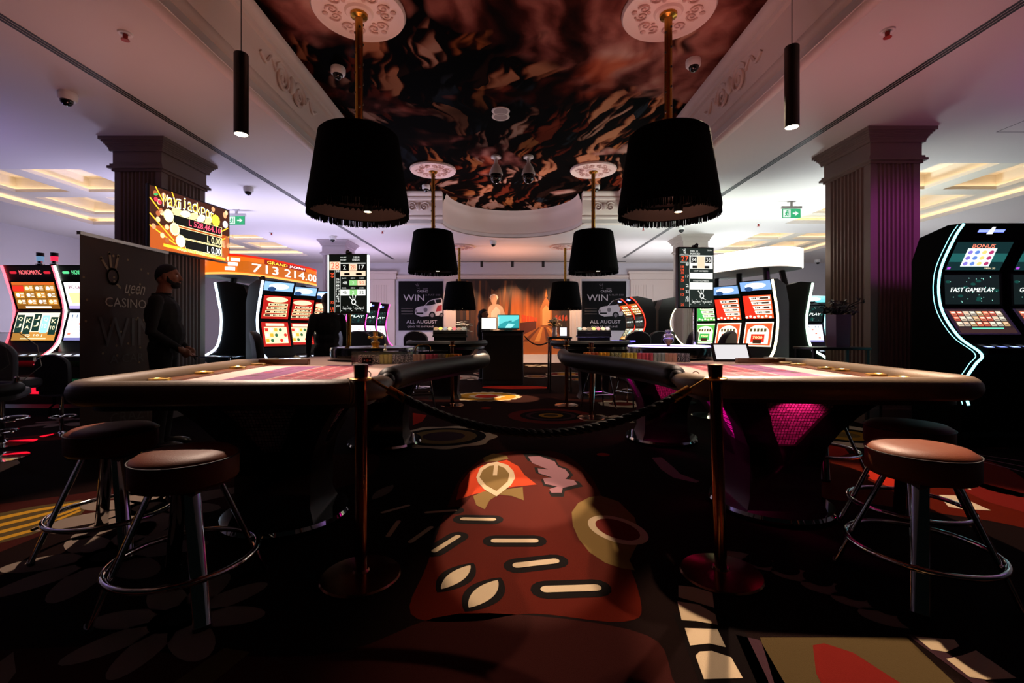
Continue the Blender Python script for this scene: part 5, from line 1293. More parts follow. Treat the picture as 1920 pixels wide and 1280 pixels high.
# small pink edged ones on the far left, curved ones on the far right
for x, y, lb in ((-3.55, 10.5, 'nearest of the three small pink edged slot machines left of the left poster'), (-3.50, 11.2, 'middle of the three small pink edged slot machines left of the left poster'), (-3.45, 11.9, 'farthest of the three small pink edged slot machines left of the left poster')):
    slot(lb, x, y, .95, PR_A, .52, NPK, (art_grid, art_space), ('', '', '', 'PLAY'), thick=.012)
for x, y, rz, nn, lb in ((2.88, 10.95, -1.40, NR2, 'left red edged curved slot machine below the right poster'), (2.92, 10.3, -1.40, NR2, 'right red edged curved slot machine below the right poster'),
                         (3.62, 10.95, 1.5, NCY, 'slot machine with a thin teal edge seen from the side near the far right pillar'), (3.62, 10.3, 1.5, NCR, 'dark curved slot machine with a pale yellow edge seen from the side')):
    slot(lb, x, y, rz, dict(D=.30, deck=.80, a=(-.14, .92), b=(.04, 1.22), c=(.02, 1.50), d=(-.16, 1.78), top=1.90, ty=-.30), .50, nn, (art_cards, art_space, art_pay), ('', '', '', 'HOT'), thick=.011, sides=(1,) if rz < 0 else (-1,))

# ring signs over the islands
def ring_sign(label, cx, cy, rx, ry, z0, z1, face, glowm, txt, a0, a1, posts):
    t = thing('jackpot_ring_sign', label, 'sign', (cx, cy, z0), face)
    n = 64; H_ = z1 - z0
    def E(a, k=1.0):
        c, s_ = math.cos(a), math.sin(a); e = 2 / 3.2
        return (k * rx * math.copysign(abs(c) ** e, c), k * ry * math.copysign(abs(s_) ** e, s_))
    A_ = [2 * PI * i / n for i in range(n)]
    mb = MB().m(glowm); mb.rings([[(*E(a), z) for a in A_] for z in (0.01, H_ - .01)], caps=False); band = mb.build('lit_band', t, smooth=60)
    mb = MB().m(mat('#c8c4c8', .6)); mb.rings([[(*E(a, .985), z) for a in A_] for z in (0, H_)]); mb.build('core', t, smooth=60)
    if txt:
        # arc length map along the visible side
        m_ = 400; pts = [E(a0 + (a1 - a0) * i / m_, 1.004) for i in range(m_ + 1)]; Ls = [0]
        for p, q in zip(pts, pts[1:]): Ls.append(Ls[-1] + math.dist(p, q))
        T_ = Ls[-1]
        def fmap(u, v, q):
            s_ = min(max(u, 0), T_ - 1e-4)
            lo = bisect.bisect_right(Ls, s_) - 1
            f = (s_ - Ls[lo]) / max(Ls[lo + 1] - Ls[lo], 1e-9); a, b = pts[lo], pts[lo + 1]
            k = 1 + q * .8
            return ((a[0] + (b[0] - a[0]) * f) * k, (a[1] + (b[1] - a[1]) * f) * k, v)
        p = Panel(.004)
        def strip(u0, u1, v0, v1, m, l):
            k = 24
            for i in range(k): p.rect(u0 + (u1 - u0) * i / k, v0, u0 + (u1 - u0) * (i + 1) / k, v1, m, l)
        strip(0, T_, H_ * .90, H_, G_('#c01808', 1.2), 1); strip(0, T_, 0, H_ * .10, G_('#ff9a4a', 1.4), 1)
        strip(T_ * .26, T_ * .97, H_ * .14, H_ * .70, G_('#e8741c', .55), 2)
        for k in range(3): strip(T_ * (.20 + .015 * k), T_ * (.25 + .012 * k), H_ * (.2 + .22 * k), H_ * (.36 + .22 * k), G_('#fff8f0', 2), 3); strip(T_ * (.03), T_ * (.055 + .01 * k), H_ * (.2 + .22 * k), H_ * (.36 + .22 * k), G_('#fff8f0', 2), 3)
        strip(T_ * .42, T_ * .80, H_ * .68, H_ * .90, G_('#8a1408', .9), 3)
        p.text('GRAND', T_ * .44, H_ * .72, T_ * .17, H_ * .15, G_('#ffd23a', 1.5), 5); p.text('JACKPOT', T_ * .63, H_ * .72, T_ * .16, H_ * .14, G_('#ffffff', 1.6), 5)
        p.text('713 214.00', T_ * .34, H_ * .20, T_ * .61, H_ * .42, G_('#fff4e8', 2.0), 5)
        p.build('jackpot_display', fmap, band)
    for i, (x, y) in enumerate(posts):
        mb = MB().m(mat('#101216', .4)); q = Matrix.Rotation(-face, 3, 'Z') @ Vector((x - cx, y - cy, 0)); mb.tube([(q.x, q.y, 1.70 - z0), (q.x * .85, q.y * .9, .0)], .045, 8); mb.build('strut', t)
    return t
ring_sign('orange curved GRAND JACKPOT sign over the left slot island', -4.15, 7.7, .5, 1.05, 1.98, 2.28, -.2, G_('#ff6a14', .85), True, -2.0, .9, ((-3.75, 6.95), (-4.35, 7.1), (-3.75, 7.72), (-3.75, 8.45)))
ring_sign('blown out white curved sign over the right slot island', 3.82, 7.7, .5, 1.05, 2.10, 2.40, .38, G_('#fff2dc', 3.2), False, 0, 0, ((3.88, 6.80), (4.35, 7.1), (3.82, 7.55), (3.78, 8.35)))

# jackpot screen on the left pillar
TVX, TVW, TVZ0, TVZ1 = -4.30, 1.22, 2.15, 2.90
t = thing('jackpot_screen', 'wide jackpot screen showing 528,464 on the near left pillar side', 'screen', (-4.36, 5.47, 0), -.17)
mb = MB().m(BLK); mb.rbox(.0, .045, -.02, TVW + .02, TVZ0 - .02, TVZ1 + .02, .01); case = mb.build('housing', t)
mb = MB().m(BLK); mb.box(-.12, .0, .35, .75, 2.4, 2.7); mb.build('wall_bracket', t, smooth=0)
p = Panel(.0008); W_, H_ = TVW, TVZ1 - TVZ0; U = lambda f: f * W_; V = lambda f: f * H_
p.rect(0, 0, W_, H_, G_('#c85a1c', .8)); p.poly([(0, H_), (0, V(.35)), (U(.55), V(.55)), (W_, V(.5)), (W_, H_)], G_('#4a2012', .7), 1)
YL, PY = G_('#ffc02a', 1.2), G_('#fff0a8', 1.4)
for a, b, c, d in ((.0, .80, .16, .55), (.0, .55, .26, .2), (.0, .36, .28, .14), (.06, 1.0, .14, .80), (.24, 1.0, .28, .86), (.98, .66, .88, .56), (1, .5, .88, .40), (1, .34, .88, .28)): p.line(U(a), V(b), U(c), V(d), .008, YL, 2)
R_ = random.Random(5)
for k in range(26):
    x = R_.choice([R_.uniform(.02, .2), R_.uniform(.9, .99), R_.uniform(.05, .95)]); y = R_.uniform(.05, .95) if x < .22 or x > .88 else R_.uniform(.86, .98)
    p.ell(U(x), V(y), .030, .034, G_(('#e8a070', '#b06038', '#ffd0a0')[k % 3], 1), 3, 0, 14)
for i, (y, v0) in enumerate(((.55, .47), (.36, .27), (.17, .09))):
    x0 = .22 + .07 * i
    p.poly([(U(x0), V(v0 + .17)), (U(x0 + .04), V(v0)), (U(.89), V(v0)), (U(.89), V(v0 + .17))], PY, 4)
    p.poly([(U(x0 + .008), V(v0 + .162)), (U(x0 + .045), V(v0 + .01)), (U(.884), V(v0 + .01)), (U(.884), V(v0 + .162))], G_('#0a0d0a', .3), 5)
    p.ell(U(x0 - .02), V(v0 + .12), .07, .08, PY, 6, 0, 24, .03, 12); p.ell(U(x0 - .02), V(v0 + .12), .05, .06, G_(('#d8f0e0', '#ffe890', '#ffffff')[i], 1.4), 7)
p.text('L 528,464.10', U(.44), V(.495), U(.43), V(.12), G_('#ff5068', 1.5), 8); p.text('L 0.00', U(.68), V(.295), U(.19), V(.12), PY, 8); p.text('L 0.00', U(.68), V(.11), U(.19), V(.12), G_('#ffffff', 1.5), 8)
for i, c in enumerate('Maxijackpot'):
    x = .14 + .058 * i; y = .74 + .045 * math.sin(i / 10 * PI)
    for l, m, g_ in ((6, G_('#f4fff0', 1.3), .014), (7, G_('#e8b428', 1.2), 0)): p.text(c, U(x) - g_ / 2, V(y) - g_, .055 + g_ if c not in 'ij' else .03 + g_, (.13 if c in 'Mkj' else .10) + g_ * 2, m, l)
for k in range(5): p.ell(U(.30 + .10 * k), V(.70), .08, .045, G_(('#f0d890', '#fff4c8')[k % 2], 1.2), 5, .2 * k, 14)
p.ell(U(.80), V(.74), .07, .08, G_('#ffe23a', 1.3), 8, 0, 22, .05, 11); p.ell(U(.94), V(.72), .045, .05, G_('#f4f8ff', 1.3), 8)
p.ell(U(.06), V(.80), .026, .026, G_('#ff3048', 1.3), 6); p.ell(U(.10), V(.77), .026, .026, G_('#ff3048', 1.3), 6); p.ell(U(.06), V(.88), .03, .014, G_('#3cb060', 1), 6, .3)
p.poly([(U(.14), V(.06)), (U(.94), V(.02)), (U(.94), V(.07)), (U(.14), V(.11))], YL, 8); p.text('MAXIJACKPOT WINNERS CASINO', U(.30), V(.03), U(.5), V(.05), G_('#fff6c0', 1.3), 9)
p.build('picture', lambda u, v, q: (.046 + q, u, TVZ0 + v), case)

# roll-up banner beside the man
t = thing('roll_up_banner', 'dark casino roll-up banner standing behind the man in black', 'banner', (-3.80, 4.02, 0), 0)
mb = MB().m(CHROME); mb.box(-.06, .06, 0, 1.02, 0, .08); mb.build('base', t, smooth=0)
mb = MB().m(mat('#c8c0b8', .3, .8)); mb.box(-.015, .02, -.01, 1.03, 2.0, 2.03); mb.tube([(-.03, .5, .08), (-.03, .5, 2.01)], .012, 8); mb.build('frame_pole', t)
p = Panel(.0012); p.rect(0, .08, 1.0, 2.0, mat('#3d2413', .7, var=.35, bscale=4)); CR = mat('#b8a48e', .6); TN = mat('#8a6b42', .6); DB = mat('#4a3c34', .6)
emblem(p, .33, 1.67, .20, TN); p.text('ueen', .46, 1.52, .24, .09, CR, 3, 0, .3); p.text('CASINO', .25, 1.38, .48, .09, CR, 3)
p.text('WIN', .18, 1.0, .66, .28, DB, 3); p.text('A CAR', .3, .84, .4, .08, DB, 3); p.text('TO WIN', .12, .52, .5, .08, DB, 3); p.text('CRAZY', .3, .25, .5, .11, DB, 3)
for k in range(40): p.ell(random.uniform(.03, .97), random.uniform(.2, 1.9), .012, .012, TN, 1, 0, 8)
p.build('fabric', lambda u, v, q: (.004 + q, u, v), t)

# ================================================================== PEOPLE
def person(label, x, y, rz, H_, pose, skin, hair, top, trousers, beard=False, long_hair=False):
    """faces local +x; one continuous body, remeshed from tapering limbs"""
    k = H_ / 1.80
    t = thing('person', label, 'person', (x, y, 0), rz)
    mb = MB().m(mat(skin, .55))
    T = lambda P, R: (mb.tube([Vector(q) for q in P], R, 14), [mb.ball(P[i], R[i] * .99, 12, 8) for i in (0, -1)])
    # legs and feet
    for s_ in (-1, 1):
        T([(0, s_ * .10, .94), (.01, s_ * .115, .52), (-.02, s_ * .12, .10)], [.098, .066, .047])
        mb.ball((.055, s_ * .125, .045), (.135, .05, .045), 14, 8)
    # torso
    mb.ball((0, 0, .98), (.125, .175, .14)); mb.ball((.03, 0, 1.12), (.15, .18, .17)); mb.ball((.0, 0, 1.30), (.15, .20, .19)); mb.ball((-.01, 0, 1.42), (.105, .205, .09))
    T([(-.01, 0, 1.45), (.015, 0, 1.58)], [.068, .058])
    # arms
    if pose == 'clasped': arms = [[(-.01, s_ * .20, 1.43), (-.03, s_ * .275, 1.14), (.17, s_ * .13, .965)] for s_ in (-1, 1)]
    else: arms = [[(-.01, s_ * .20, 1.43), (-.02, s_ * .265, 1.14), (.06, s_ * .26, .90)] for s_ in (-1, 1)]
    for s_, A in zip((-1, 1), arms):
        T(A, [.062, .048, .034])
        w_, e = Vector(A[2]), Vector(A[1]); d = (w_ - e).normalized()
        side = Vector((0, -s_, 0)); nrm = d.cross(side).normalized()
        mb.ball(w_ + d * .05, (.042, .022, .048), 12, 8)
        for f in range(4):
            b = w_ + d * .08 + side * (.030 - .02 * f) * .9; l = (.062, .072, .068, .052)[f]
            T([b, b + d * l * .6 + nrm * .008, b + d * l + nrm * .026], [.0095, .0090, .0075])
        b = w_ + d * .03 + side * .035; T([b, b + d * .035 + side * .022, b + d * .065 + side * .024], [.011, .010, .008])
    # head
    hc = Vector((.03, 0, 1.685))
    mb.ball(hc, (.098, .077, .112), 20, 14); mb.ball(hc + Vector((.035, 0, -.055)), (.068, .060, .068)); mb.ball(hc + Vector((.075, 0, -.088)), (.030, .034, .026))
    mb.ball(hc + Vector((.088, 0, .022)), (.018, .055, .012)); T([hc + Vector((.094, 0, .012)), hc + Vector((.112, 0, -.018)), hc + Vector((.118, 0, -.030))], [.010, .013, .014])
    for s_ in (-1, 1):
        mb.ball(hc + Vector((-.005, s_ * .078, -.012)), (.020, .010, .032)); mb.ball(hc + Vector((.108, s_ * .012, -.033)), .010); mb.ball(hc + Vector((.065, s_ * .045, -.025)), (.028, .022, .022))
    mb.ball(hc + Vector((.100, 0, -.058)), (.012, .026, .007)); mb.ball(hc + Vector((.097, 0, -.070)), (.012, .022, .008))
    bmesh.ops.recalc_face_normals(mb.bm, faces=mb.bm.faces)
    for v in mb.bm.verts: v.co *= k
    me = bpy.data.meshes.new('body_raw'); mb.bm.to_mesh(me); mb.bm.free()
    o = bpy.data.objects.new('body', me); COL.objects.link(o)
    r = o.modifiers.new('r', 'REMESH'); r.mode = 'VOXEL'; r.voxel_size = .0085; r.use_smooth_shade = True
    sm = o.modifiers.new('s', 'SMOOTH'); sm.iterations = 3; sm.factor = .5
    dg = bpy.context.evaluated_depsgraph_get(); m2 = bpy.data.meshes.new_from_object(o.evaluated_get(dg)); m2.name = 'body'
    bpy.data.objects.remove(o)
    m2.materials.clear()
    for q in (skin, top, trousers): m2.materials.append(mat(q, .6 if q == skin else .9))
    wr = [Vector(A[2]) * k for A in arms]
    for f in m2.polygons:
        c = f.center; hand = min((c - q).length for q in wr) < .135 * k and all((c - q).length > .0 for q in wr) and ((c.x > (wr[0].x - .012 * k) and c.z < wr[0].z + .03 * k and c.x > .145 * k) if pose == 'clasped' else c.z < wr[0].z and abs(c.y) > .2 * k)
        f.material_index = 0 if (c.z > 1.515 * k or hand) else (1 if c.z > .93 * k else 2)
        f.use_smooth = True
    o = link('body', m2, t)
    hd = hc * k
    mb = MB().m(mat(hair, .7, bump=.6, bscale=200))
    rs = []
    for j in range(11):       # cap of hair over crown and nape, hairline cut above the brow
        th = PI / 2 * j / 10 * 1.28
        row = []
        for i in range(28):
            a = 2 * PI * i / 28; fr = max(math.cos(a), 0)
            cc = math.cos(a); tt = th * ((.72 - .26 * cc) if cc > 0 else (.72 - .28 * cc))
            row.append(hd + Vector(((.101 if not long_hair else .112) * math.sin(tt) * math.cos(a), (.080 if not long_hair else .092) * math.sin(tt) * math.sin(a), .117 * math.cos(tt))) * k)
        rs.append(row)
    mb.rings(rs, caps=True)
    if long_hair: mb.tube([hd + Vector((-.05, 0, .05)) * k, hd + Vector((-.085, 0, -.08)) * k, hd + Vector((-.08, 0, -.24)) * k], [.07 * k, .075 * k, .05 * k], 14)
    mb.build('hair', o, smooth=60)
    if beard:
        mb = MB().m(mat(hair, .8, bump=.6, bscale=220))
        mb.ball(hd + Vector((.062, 0, -.085)) * k, (.052 * k, .056 * k, .038 * k)); 
        for s_ in (-1, 1): mb.tube([hd + Vector((.01, s_ * .070, .0)) * k, hd + Vector((.025, s_ * .066, -.05)) * k, hd + Vector((.07, s_ * .040, -.085)) * k], [.008 * k, .016 * k, .018 * k], 10)
        mb.tube([hd + Vector((.108, -.03, -.052)) * k, hd + Vector((.119, 0, -.047)) * k, hd + Vector((.108, .03, -.052)) * k], .006 * k, 8); mb.build('beard', o, smooth=60)
    for s_ in (-1, 1):
        mb = MB().m(mat('#e8e0d8', .2)); c = hd + Vector((.083, s_ * .032, .0)) * k; mb.ball(c, .012 * k, 10, 8); mb.m(mat('#1a0e08', .2)); mb.ball(c + Vector((.007, 0, 0)) * k, .006 * k, 8, 6); mb.build('eye', o)
        mb = MB().m(mat('#0a0a0a', .3)); mb.ball((.06 * k, s_ * .125 * k, .045 * k), (.145 * k, .056 * k, .05 * k), 14, 8); mb.build('shoe', o)
    if top:
        mb = MB().m(mat('#0b0b0c', .9)); n = 24; mb.tube([((-.005 + .075 * math.cos(2 * PI * i / n)) * k, .078 * k * math.sin(2 * PI * i / n), (1.485 + .014 * math.cos(2 * PI * i / n) * -1) * k) for i in range(n)], .016 * k, 8, closed=True); mb.build('collar', o)
    return t
person('bearded man in black standing in profile before the roll-up banner, hands clasped', -3.36, 4.42, .42, 1.80, 'clasped', '#8a5a44', '#0c0908', '#060607', '#050506', beard=True)
person('woman with long dark hair in black clothes standing behind the black reception desk', -.62, 10.55, -.2, 1.66, 'down', '#a06a50', '#120b08', '#070708', '#060607', long_hair=True)
person('person in a black jacket seen from behind beside the left results screen', -2.55, 6.38, 2.2, 1.68, 'down', '#4a342c', '#0a0808', '#070709', '#060607')
# ================================================================== MIDDLE OF THE ROOM
# reception desk with two screens
t = thing('reception_desk', 'tall black reception desk in the middle of the aisle', 'desk', (-.14, 9.75, 0), 0)
mb = MB().m(mat('#070707', .5)); mb.rbox(-.44, .44, 0, .60, 0, 1.12, .015); mb.build('body', t)
mb = MB().m(mat('#0b0b0b', .3)); mb.rbox(-.46, .46, -.02, .62, 1.12, 1.16, .012); mb.build('worktop', t)
mb = MB().m(mat('#0e0e0e', .4)); mb.box(-.40, .40, -.008, .0, .1, 1.05); mb.build('front_panel', t, smooth=0)
def monitor(x, w_, z0, h, label, art):
    m_ = thing('monitor', label, 'monitor', (x, 9.95, 1.16), 0)
    mb = MB().m(BLK); mb.rbox(-.09, .09, -.02, .16, 0, .012, .02); mb.box(-.02, .02, .05, .075, .01, z0 - 1.16 + h * .5); mb.build('stand', m_)
    mb = MB().m(BLK); mb.rbox(-w_ / 2 - .012, w_ / 2 + .012, 0, .05, z0 - 1.16 - .014, z0 - 1.16 + h + .014, .006); hs = mb.build('housing', m_)
    p = Panel(.001); art(p, w_, h); p.build('picture', lambda u, v, q: (u, -.002 - q, v + z0 - 1.16), hs)
def aw(p, w_, h):
    p.rect(-w_ / 2, 0, w_ / 2, h, G_('#efe4d6', 1.0))
    for k in range(5): p.rect(-w_ * .38, h * (.3 + .12 * k), w_ * (.1 + .06 * (k % 3)), h * (.32 + .12 * k), G_('#d8c4b0', 1), 1)
def at(p, w_, h):
    p.rect(-w_ / 2, 0, w_ / 2, h, G_('#2a8c90', 1.0)); p.poly([(-w_ / 2, h * .25), (-w_ * .1, h * .55), (w_ * .2, h * .5), (w_ / 2, h * .75), (w_ / 2, h), (-w_ / 2, h)], G_('#5cc0c0', 1), 1)
    p.ell(w_ * .08, h * .55, w_ * .1, h * .03, G_('#165a64', .9), 2, .1); p.poly([(-w_ * .2, 0), (w_ * .1, 0), (w_ * .3, h * .3), (0, h * .4)], G_('#8fdcd8', 1), 2)
    p.rect(-w_ / 2, 0, w_ / 2, h * .05, G_('#0f3a40', .8), 3)
    for k in range(7): p.rect(-w_ * .48, h * (.2 + .1 * k), -w_ * .45, h * (.25 + .1 * k), G_('#e8fff8', 1), 3)
monitor(-.445, .32, 1.19, .24, 'smaller white screen on the left of the black reception desk', aw)
monitor(-.02, .46, 1.20, .29, 'larger teal desktop screen on the right of the black reception desk', at)
t = thing('keyboard', 'dark keyboard and pad before the teal screen on the reception desk', 'keyboard', (-.02, 9.84, 1.163), 0)
mb = MB().m(BLK); mb.rbox(-.2, .2, -.05, .06, 0, .018, .01); mb.build('body', t); mb = MB().m(mat('#2a2a2a', .5))
for k in range(24): mb.box(-.18 + .03 * (k % 12), -.155 + .03 * (k % 12), -.035 + .04 * (k // 12), -.01 + .04 * (k // 12), .018, .022)
mb.build('key_rows', t, smooth=0)

# card tables farther back
def card_table(label, x, y, sd, lit):
    t = thing('card_table', label, 'gaming table', (x, y, 0), 0)
    P = [(-.66, .35)] + [(.66 * math.cos(PI + PI * i / 20), .35 - .66 * abs(math.sin(PI + PI * i / 20)) ** .8) for i in range(1, 20)] + [(.66, .35)]
    mb = MB().m(mat('#0a0a0a', .35, coat=.5)); mb.prism(P, lambda p, q: (p[0], p[1], q), .84, .94); mb.build('table_body', t)
    p = Panel(); p.poly([(a * .86, (b - .1) * .84 + .06) for a, b in P], mat('#2a1512', .9)); p.build('table_cloth', lambda u, v, q: (u, v, .942 + q), t)
    mb = MB().m(LEATH); mb.tube([(a, b, .935) for a, b in P], .055, 10); mb.build('padded_rim', t)
    mb = MB().m(mat('#0a0809', .35)); mb.rings([[(sx * h, sy * h * .7 + .05, z) for sx, sy in ((-1, -1), (1, -1), (1, 1), (-1, 1))] for z, h in ((0, .26), (.1, .22), (.45, .24), (.84, .5))]); mb.build('pedestal', t)
    if lit:
        mb = MB().m(G_('#6a5aff', 2.0)); mb.box(.30, .70, -.02, .0, .965, .985); mb.build('edge_light', t, smooth=0)
    return t
card_table('far left black card table with chip rack and flowers behind the left roulette table', -1.10, 7.75, 1, False)
card_table('far right black card table with chip rack and flowers behind the right roulette table', 1.44, 7.75, -1, True)
DC = {'l': ('#7a5a30', '#c8c440', '#6a7890', '#e0b890', '#c83850', '#6a4a38', '#4a5a58'), 'r': ('#8ab0b8', '#b8a090', '#4a3820', '#c8d070', '#e87a88', '#f0d8b8', '#a8b0c8')}
for x, key, nm in ((-1.0, 'l', 'left'), (1.42, 'r', 'right')):
    t = thing('chip_value_rack', f'two tier chip value rack with seven coloured discs on the far {nm} card table', 'rack', (x, 7.62, .943), 0)
    mb = MB().m(mat('#0a0a0a', .3)); mb.box(-.27, .27, .02, .10, 0, .10); mb.box(-.29, .29, .0, .10, .10, .13); mb.prism([(.0, .13), (.0, .205), (.06, .265), (.09, .265), (.09, .13)], lambda p, q: (q, p[0], p[1]), -.28, .28); mb.build('stand', t, smooth=0)
    mb = MB().m(CHROME); mb.box(-.295, .295, -.004, .002, .10, .106); mb.box(-.295, .295, -.004, .002, .165, .171); mb.box(-.25, .25, -.06, -.055, .03, .036); mb.box(-.22, -.215, -.06, .02, 0, .05); mb.box(.2, .205, -.06, .02, 0, .05); mb.build('trim_bars', t, smooth=0)
    for i, cc in enumerate(DC[key]):
        p = Panel(.002); xx = -.235 + i * .078
        p.ell(xx, .225, .034, .034, mat(cc, .5)); p.ell(xx, .225, .022, .022, mat(cc, .5), 1); p.ell(xx, .225, .036, .036, mat('#d8d0c8', .4), -1); p.build('value_disc', lambda u, v, q: (u, .028 + (v - .225) * .75 - q * .7, .225 + (v - .225) * .75 + q * .7 + .02), t)
def flowers(x, y, z, label, c1, c2, s=1.0):
    t = thing('flower_vase', label, 'flowers', (x, y, z), 0)
    mb = MB().m(mat('#c8bcb4', .2)); mb.lathe([(.035 * s, 0), (.045 * s, .02 * s), (.03 * s, .10 * s), (.04 * s, .16 * s), (.036 * s, .16 * s), (.001, .15 * s)], seg=18); mb.build('vase', t)
    R_ = random.Random(int(x * 100))
    mb = MB().m(mat(c1, .7)); mb2 = MB().m(mat('#3a4a24', .7))
    for k in range(34):
        a, r, h = R_.uniform(0, 2 * PI), R_.uniform(0, .11) * s, R_.uniform(.19, .31) * s
        c = Vector((r * math.cos(a), r * math.sin(a), h - r * .4)); mb.m(mat(c1 if k % 3 else c2, .7))
        for q in range(5): b = q * 2 * PI / 5; mb.ball(c + Vector((.014 * math.cos(b), .014 * math.sin(b), 0)) * s, (.013 * s, .013 * s, .008 * s), 6, 4)
        mb2.tube([(0, 0, .14 * s), c], .003 * s, 5)
    mb.build('blossom', t); mb2.build('stem', t)
flowers(-.80, 7.95, .943, 'white flower bouquet in a pale vase on the far left card table', '#e8d8c8', '#f4ece0', 1.25)
flowers(.86, 8.65, 1.035, 'cream and yellow flower bouquet beside the small tablet on the tall side table', '#d8b880', '#f0e0c0', 1.2)
# tall side table with small tablet
t = thing('side_table', 'tall black side table with thin legs right of the reception desk', 'table', (.96, 8.75, 0), 0)
mb = MB().m(mat('#0a0a0a', .35)); mb.rbox(-.22, .22, -.25, .25, 1.0, 1.035, .02); mb.build('table_top', t)
for a, b in ((-.18, -.2), (.18, -.2), (-.18, .2), (.18, .2)):
    mb = MB().m(mat('#2a1c14', .3, .6)); mb.tube([(a, b, 1.0), (a * 1.1, b * 1.1, 0)], .018, 10); mb.build('leg', t)
t = thing('tablet', 'small upright tablet on the tall side table beside the flowers', 'tablet', (1.02, 8.58, 1.036), -.1)
A2 = Matrix.Rotation(-.3, 4, 'X'); mb = MB().m(BLK); mb.box(-.075, .075, 0, .01, 0, .20, A2); mb.box(-.05, .05, .0, .09, 0, .008); mb.build('body', t, smooth=0)
p = Panel(.001); p.rect(-.062, .02, .062, .185, G_('#e0dce8', 1.0)); p.build('screen', lambda u, v, q: A2 @ Vector((u, -.001 - q, v)), t)
rope((.32, 9.9, 1.05), (.80, 8.9, .96), .14, 'barrier_rope', 'short black rope from the reception desk to the tall side table', .014)

# bar stools with square footrests by the card tables
def sq_stool(label):
    t = thing('bar_stool', label, 'stool', (0, 0, 0), 0, 'chrome stools with square footrests at the card tables')
    mb = MB().m(mat('#0a0a0a', .4)); mb.lathe([(.19, .64), (.20, .66), (.20, .72), (.17, .74), (.001, .74)], seg=28); mb.build('seat', t)
    for k in range(4):
        a = PI / 4 + k * PI / 2 + .2; c, s_ = math.cos(a), math.sin(a); mb = MB().m(CHROME); mb.tube([(.13 * c, .13 * s_, .65), (.27 * c, .27 * s_, 0)], .012, 10); mb.build('leg', t)
    mb = MB().m(CHROME); q = [(.225 * math.cos(PI / 4 + k * PI / 2 + .2), .225 * math.sin(PI / 4 + k * PI / 2 + .2), .22) for k in range(4)]
    for a, b in zip(q, q[1:] + q[:1]): mb.tube([a, b], .009, 8)
    mb.build('footrest', t); return t
s0 = sq_stool('chrome square footrest stool left of the far left rope post'); s0.location = (-1.30, 6.75, 0)
for p, r, lb in (((1.32, 6.75, 0), .1, 'chrome square footrest stool right of the far right rope post'), ((1.86, 7.0, 0), .5, 'chrome square footrest stool half behind the flared pedestal of the right table')): dup(s0, p, r, lb)

# padded chairs
def chair(label, cc):
    t = thing('padded_chair', label, 'chair', (0, 0, 0), 0, 'padded casino chairs')
    m_ = mat(cc, .55, bump=.2, bscale=150)
    mb = MB().m(m_); mb.rbox(-.23, .23, -.24, .2, .56, .66, .08, 4); mb.build('seat', t)
    mb = MB().m(m_); n = 14; rs = []
    for th, z0 in ((0, 0), (1, 0)): pass
    P = [(.24 * math.cos(a), math.sin(a)) for a in [PI * i / n for i in range(n + 1)]]
    prof = [(-.23, .64), (-.24, .90)] + [(-.24 * math.cos(PI * i / 12) , .98 + .17 * math.sin(PI * i / 12)) for i in range(13)] + [(.24, .90), (.23, .64)]
    def bk(p, d): return (p[0], .17 + d + .10 * (p[1] - .64) - .5 * p[0] * p[0], p[1])
    mb.rings([[bk((p[0] * .94, .64 + (p[1] - .64) * .97), -.02) for p in prof], [bk(p, 0) for p in prof], [bk(p, .05) for p in prof], [bk((p[0] * .94, .64 + (p[1] - .64) * .97), .07) for p in prof]]); mb.build('backrest', t, smooth=50)
    mb = MB().m(CHROME); mb.lathe([(.26, 0), (.26, .012), (.05, .03), (.03, .05), (.03, .56)], seg=28); mb.build('column', t)
    mb = MB().m(CHROME); q = 20; mb.tube([(.17 * math.cos(2 * PI * i / q), -.04 + .17 * math.sin(2 * PI * i / q), .25) for i in range(q)], .01, 8, closed=True); mb.build('footrest', t)
    return t
c0 = chair('grey padded chair cut by the left picture edge, back to the acrylic shield', '#7a7a80'); c0.location = (-4.64, 4.05, 0); c0.scale = (1, 1, .95); c0.rotation_euler.z = -2.6
cb = chair('dark padded chair left of the clear glass urn, behind the right wheel', '#26242a'); cb.location = (2.45, 8.8, 0); cb.rotation_euler.z = PI - .1
for p, r, lb in (((2.96, 9.4, 0), PI + .3, 'second dark padded chair behind the right wheel, beside the red machines'), ((2.62, 8.1, 0), PI + .9, 'dark padded chair behind the right glass urn, turned aside'), ((2.72, 7.3, 0), PI + 1.0, 'dark padded chair behind the right results pole'), ((2.72, 6.12, 0), PI + .8, 'dark padded chair left of the nearest right island machine'), ((1.75, 9.4, 0), PI, 'dark padded chair below the right poster'),
        ((-2.55, 7.9, 0), PI, 'dark padded chair left of the gold wheel turret'), ((-2.45, 8.6, 0), PI - .2, 'dark padded chair behind the gold wheel turret'), ((-1.85, 9.2, 0), PI, 'dark padded chair below the left poster'), ((-2.9, 9.2, 0), PI + .3, 'dark padded chair below the small pink edged slot machines'),
        ((-3.02, 5.86, 0), 2.2, 'dark padded chair before the nearest left island machine'), ((-4.97, 5.05, 0), -2.9, 'black padded chair before the red lit machine base'), ((-5.14, 4.6, 0), 3.0, 'black padded chair with mirror base at the left picture edge, behind the grey one')):
    c_ = dup(cb, p, r, lb)
    if 'red lit machine base' in lb: c_.scale = (.66, .66, .78)

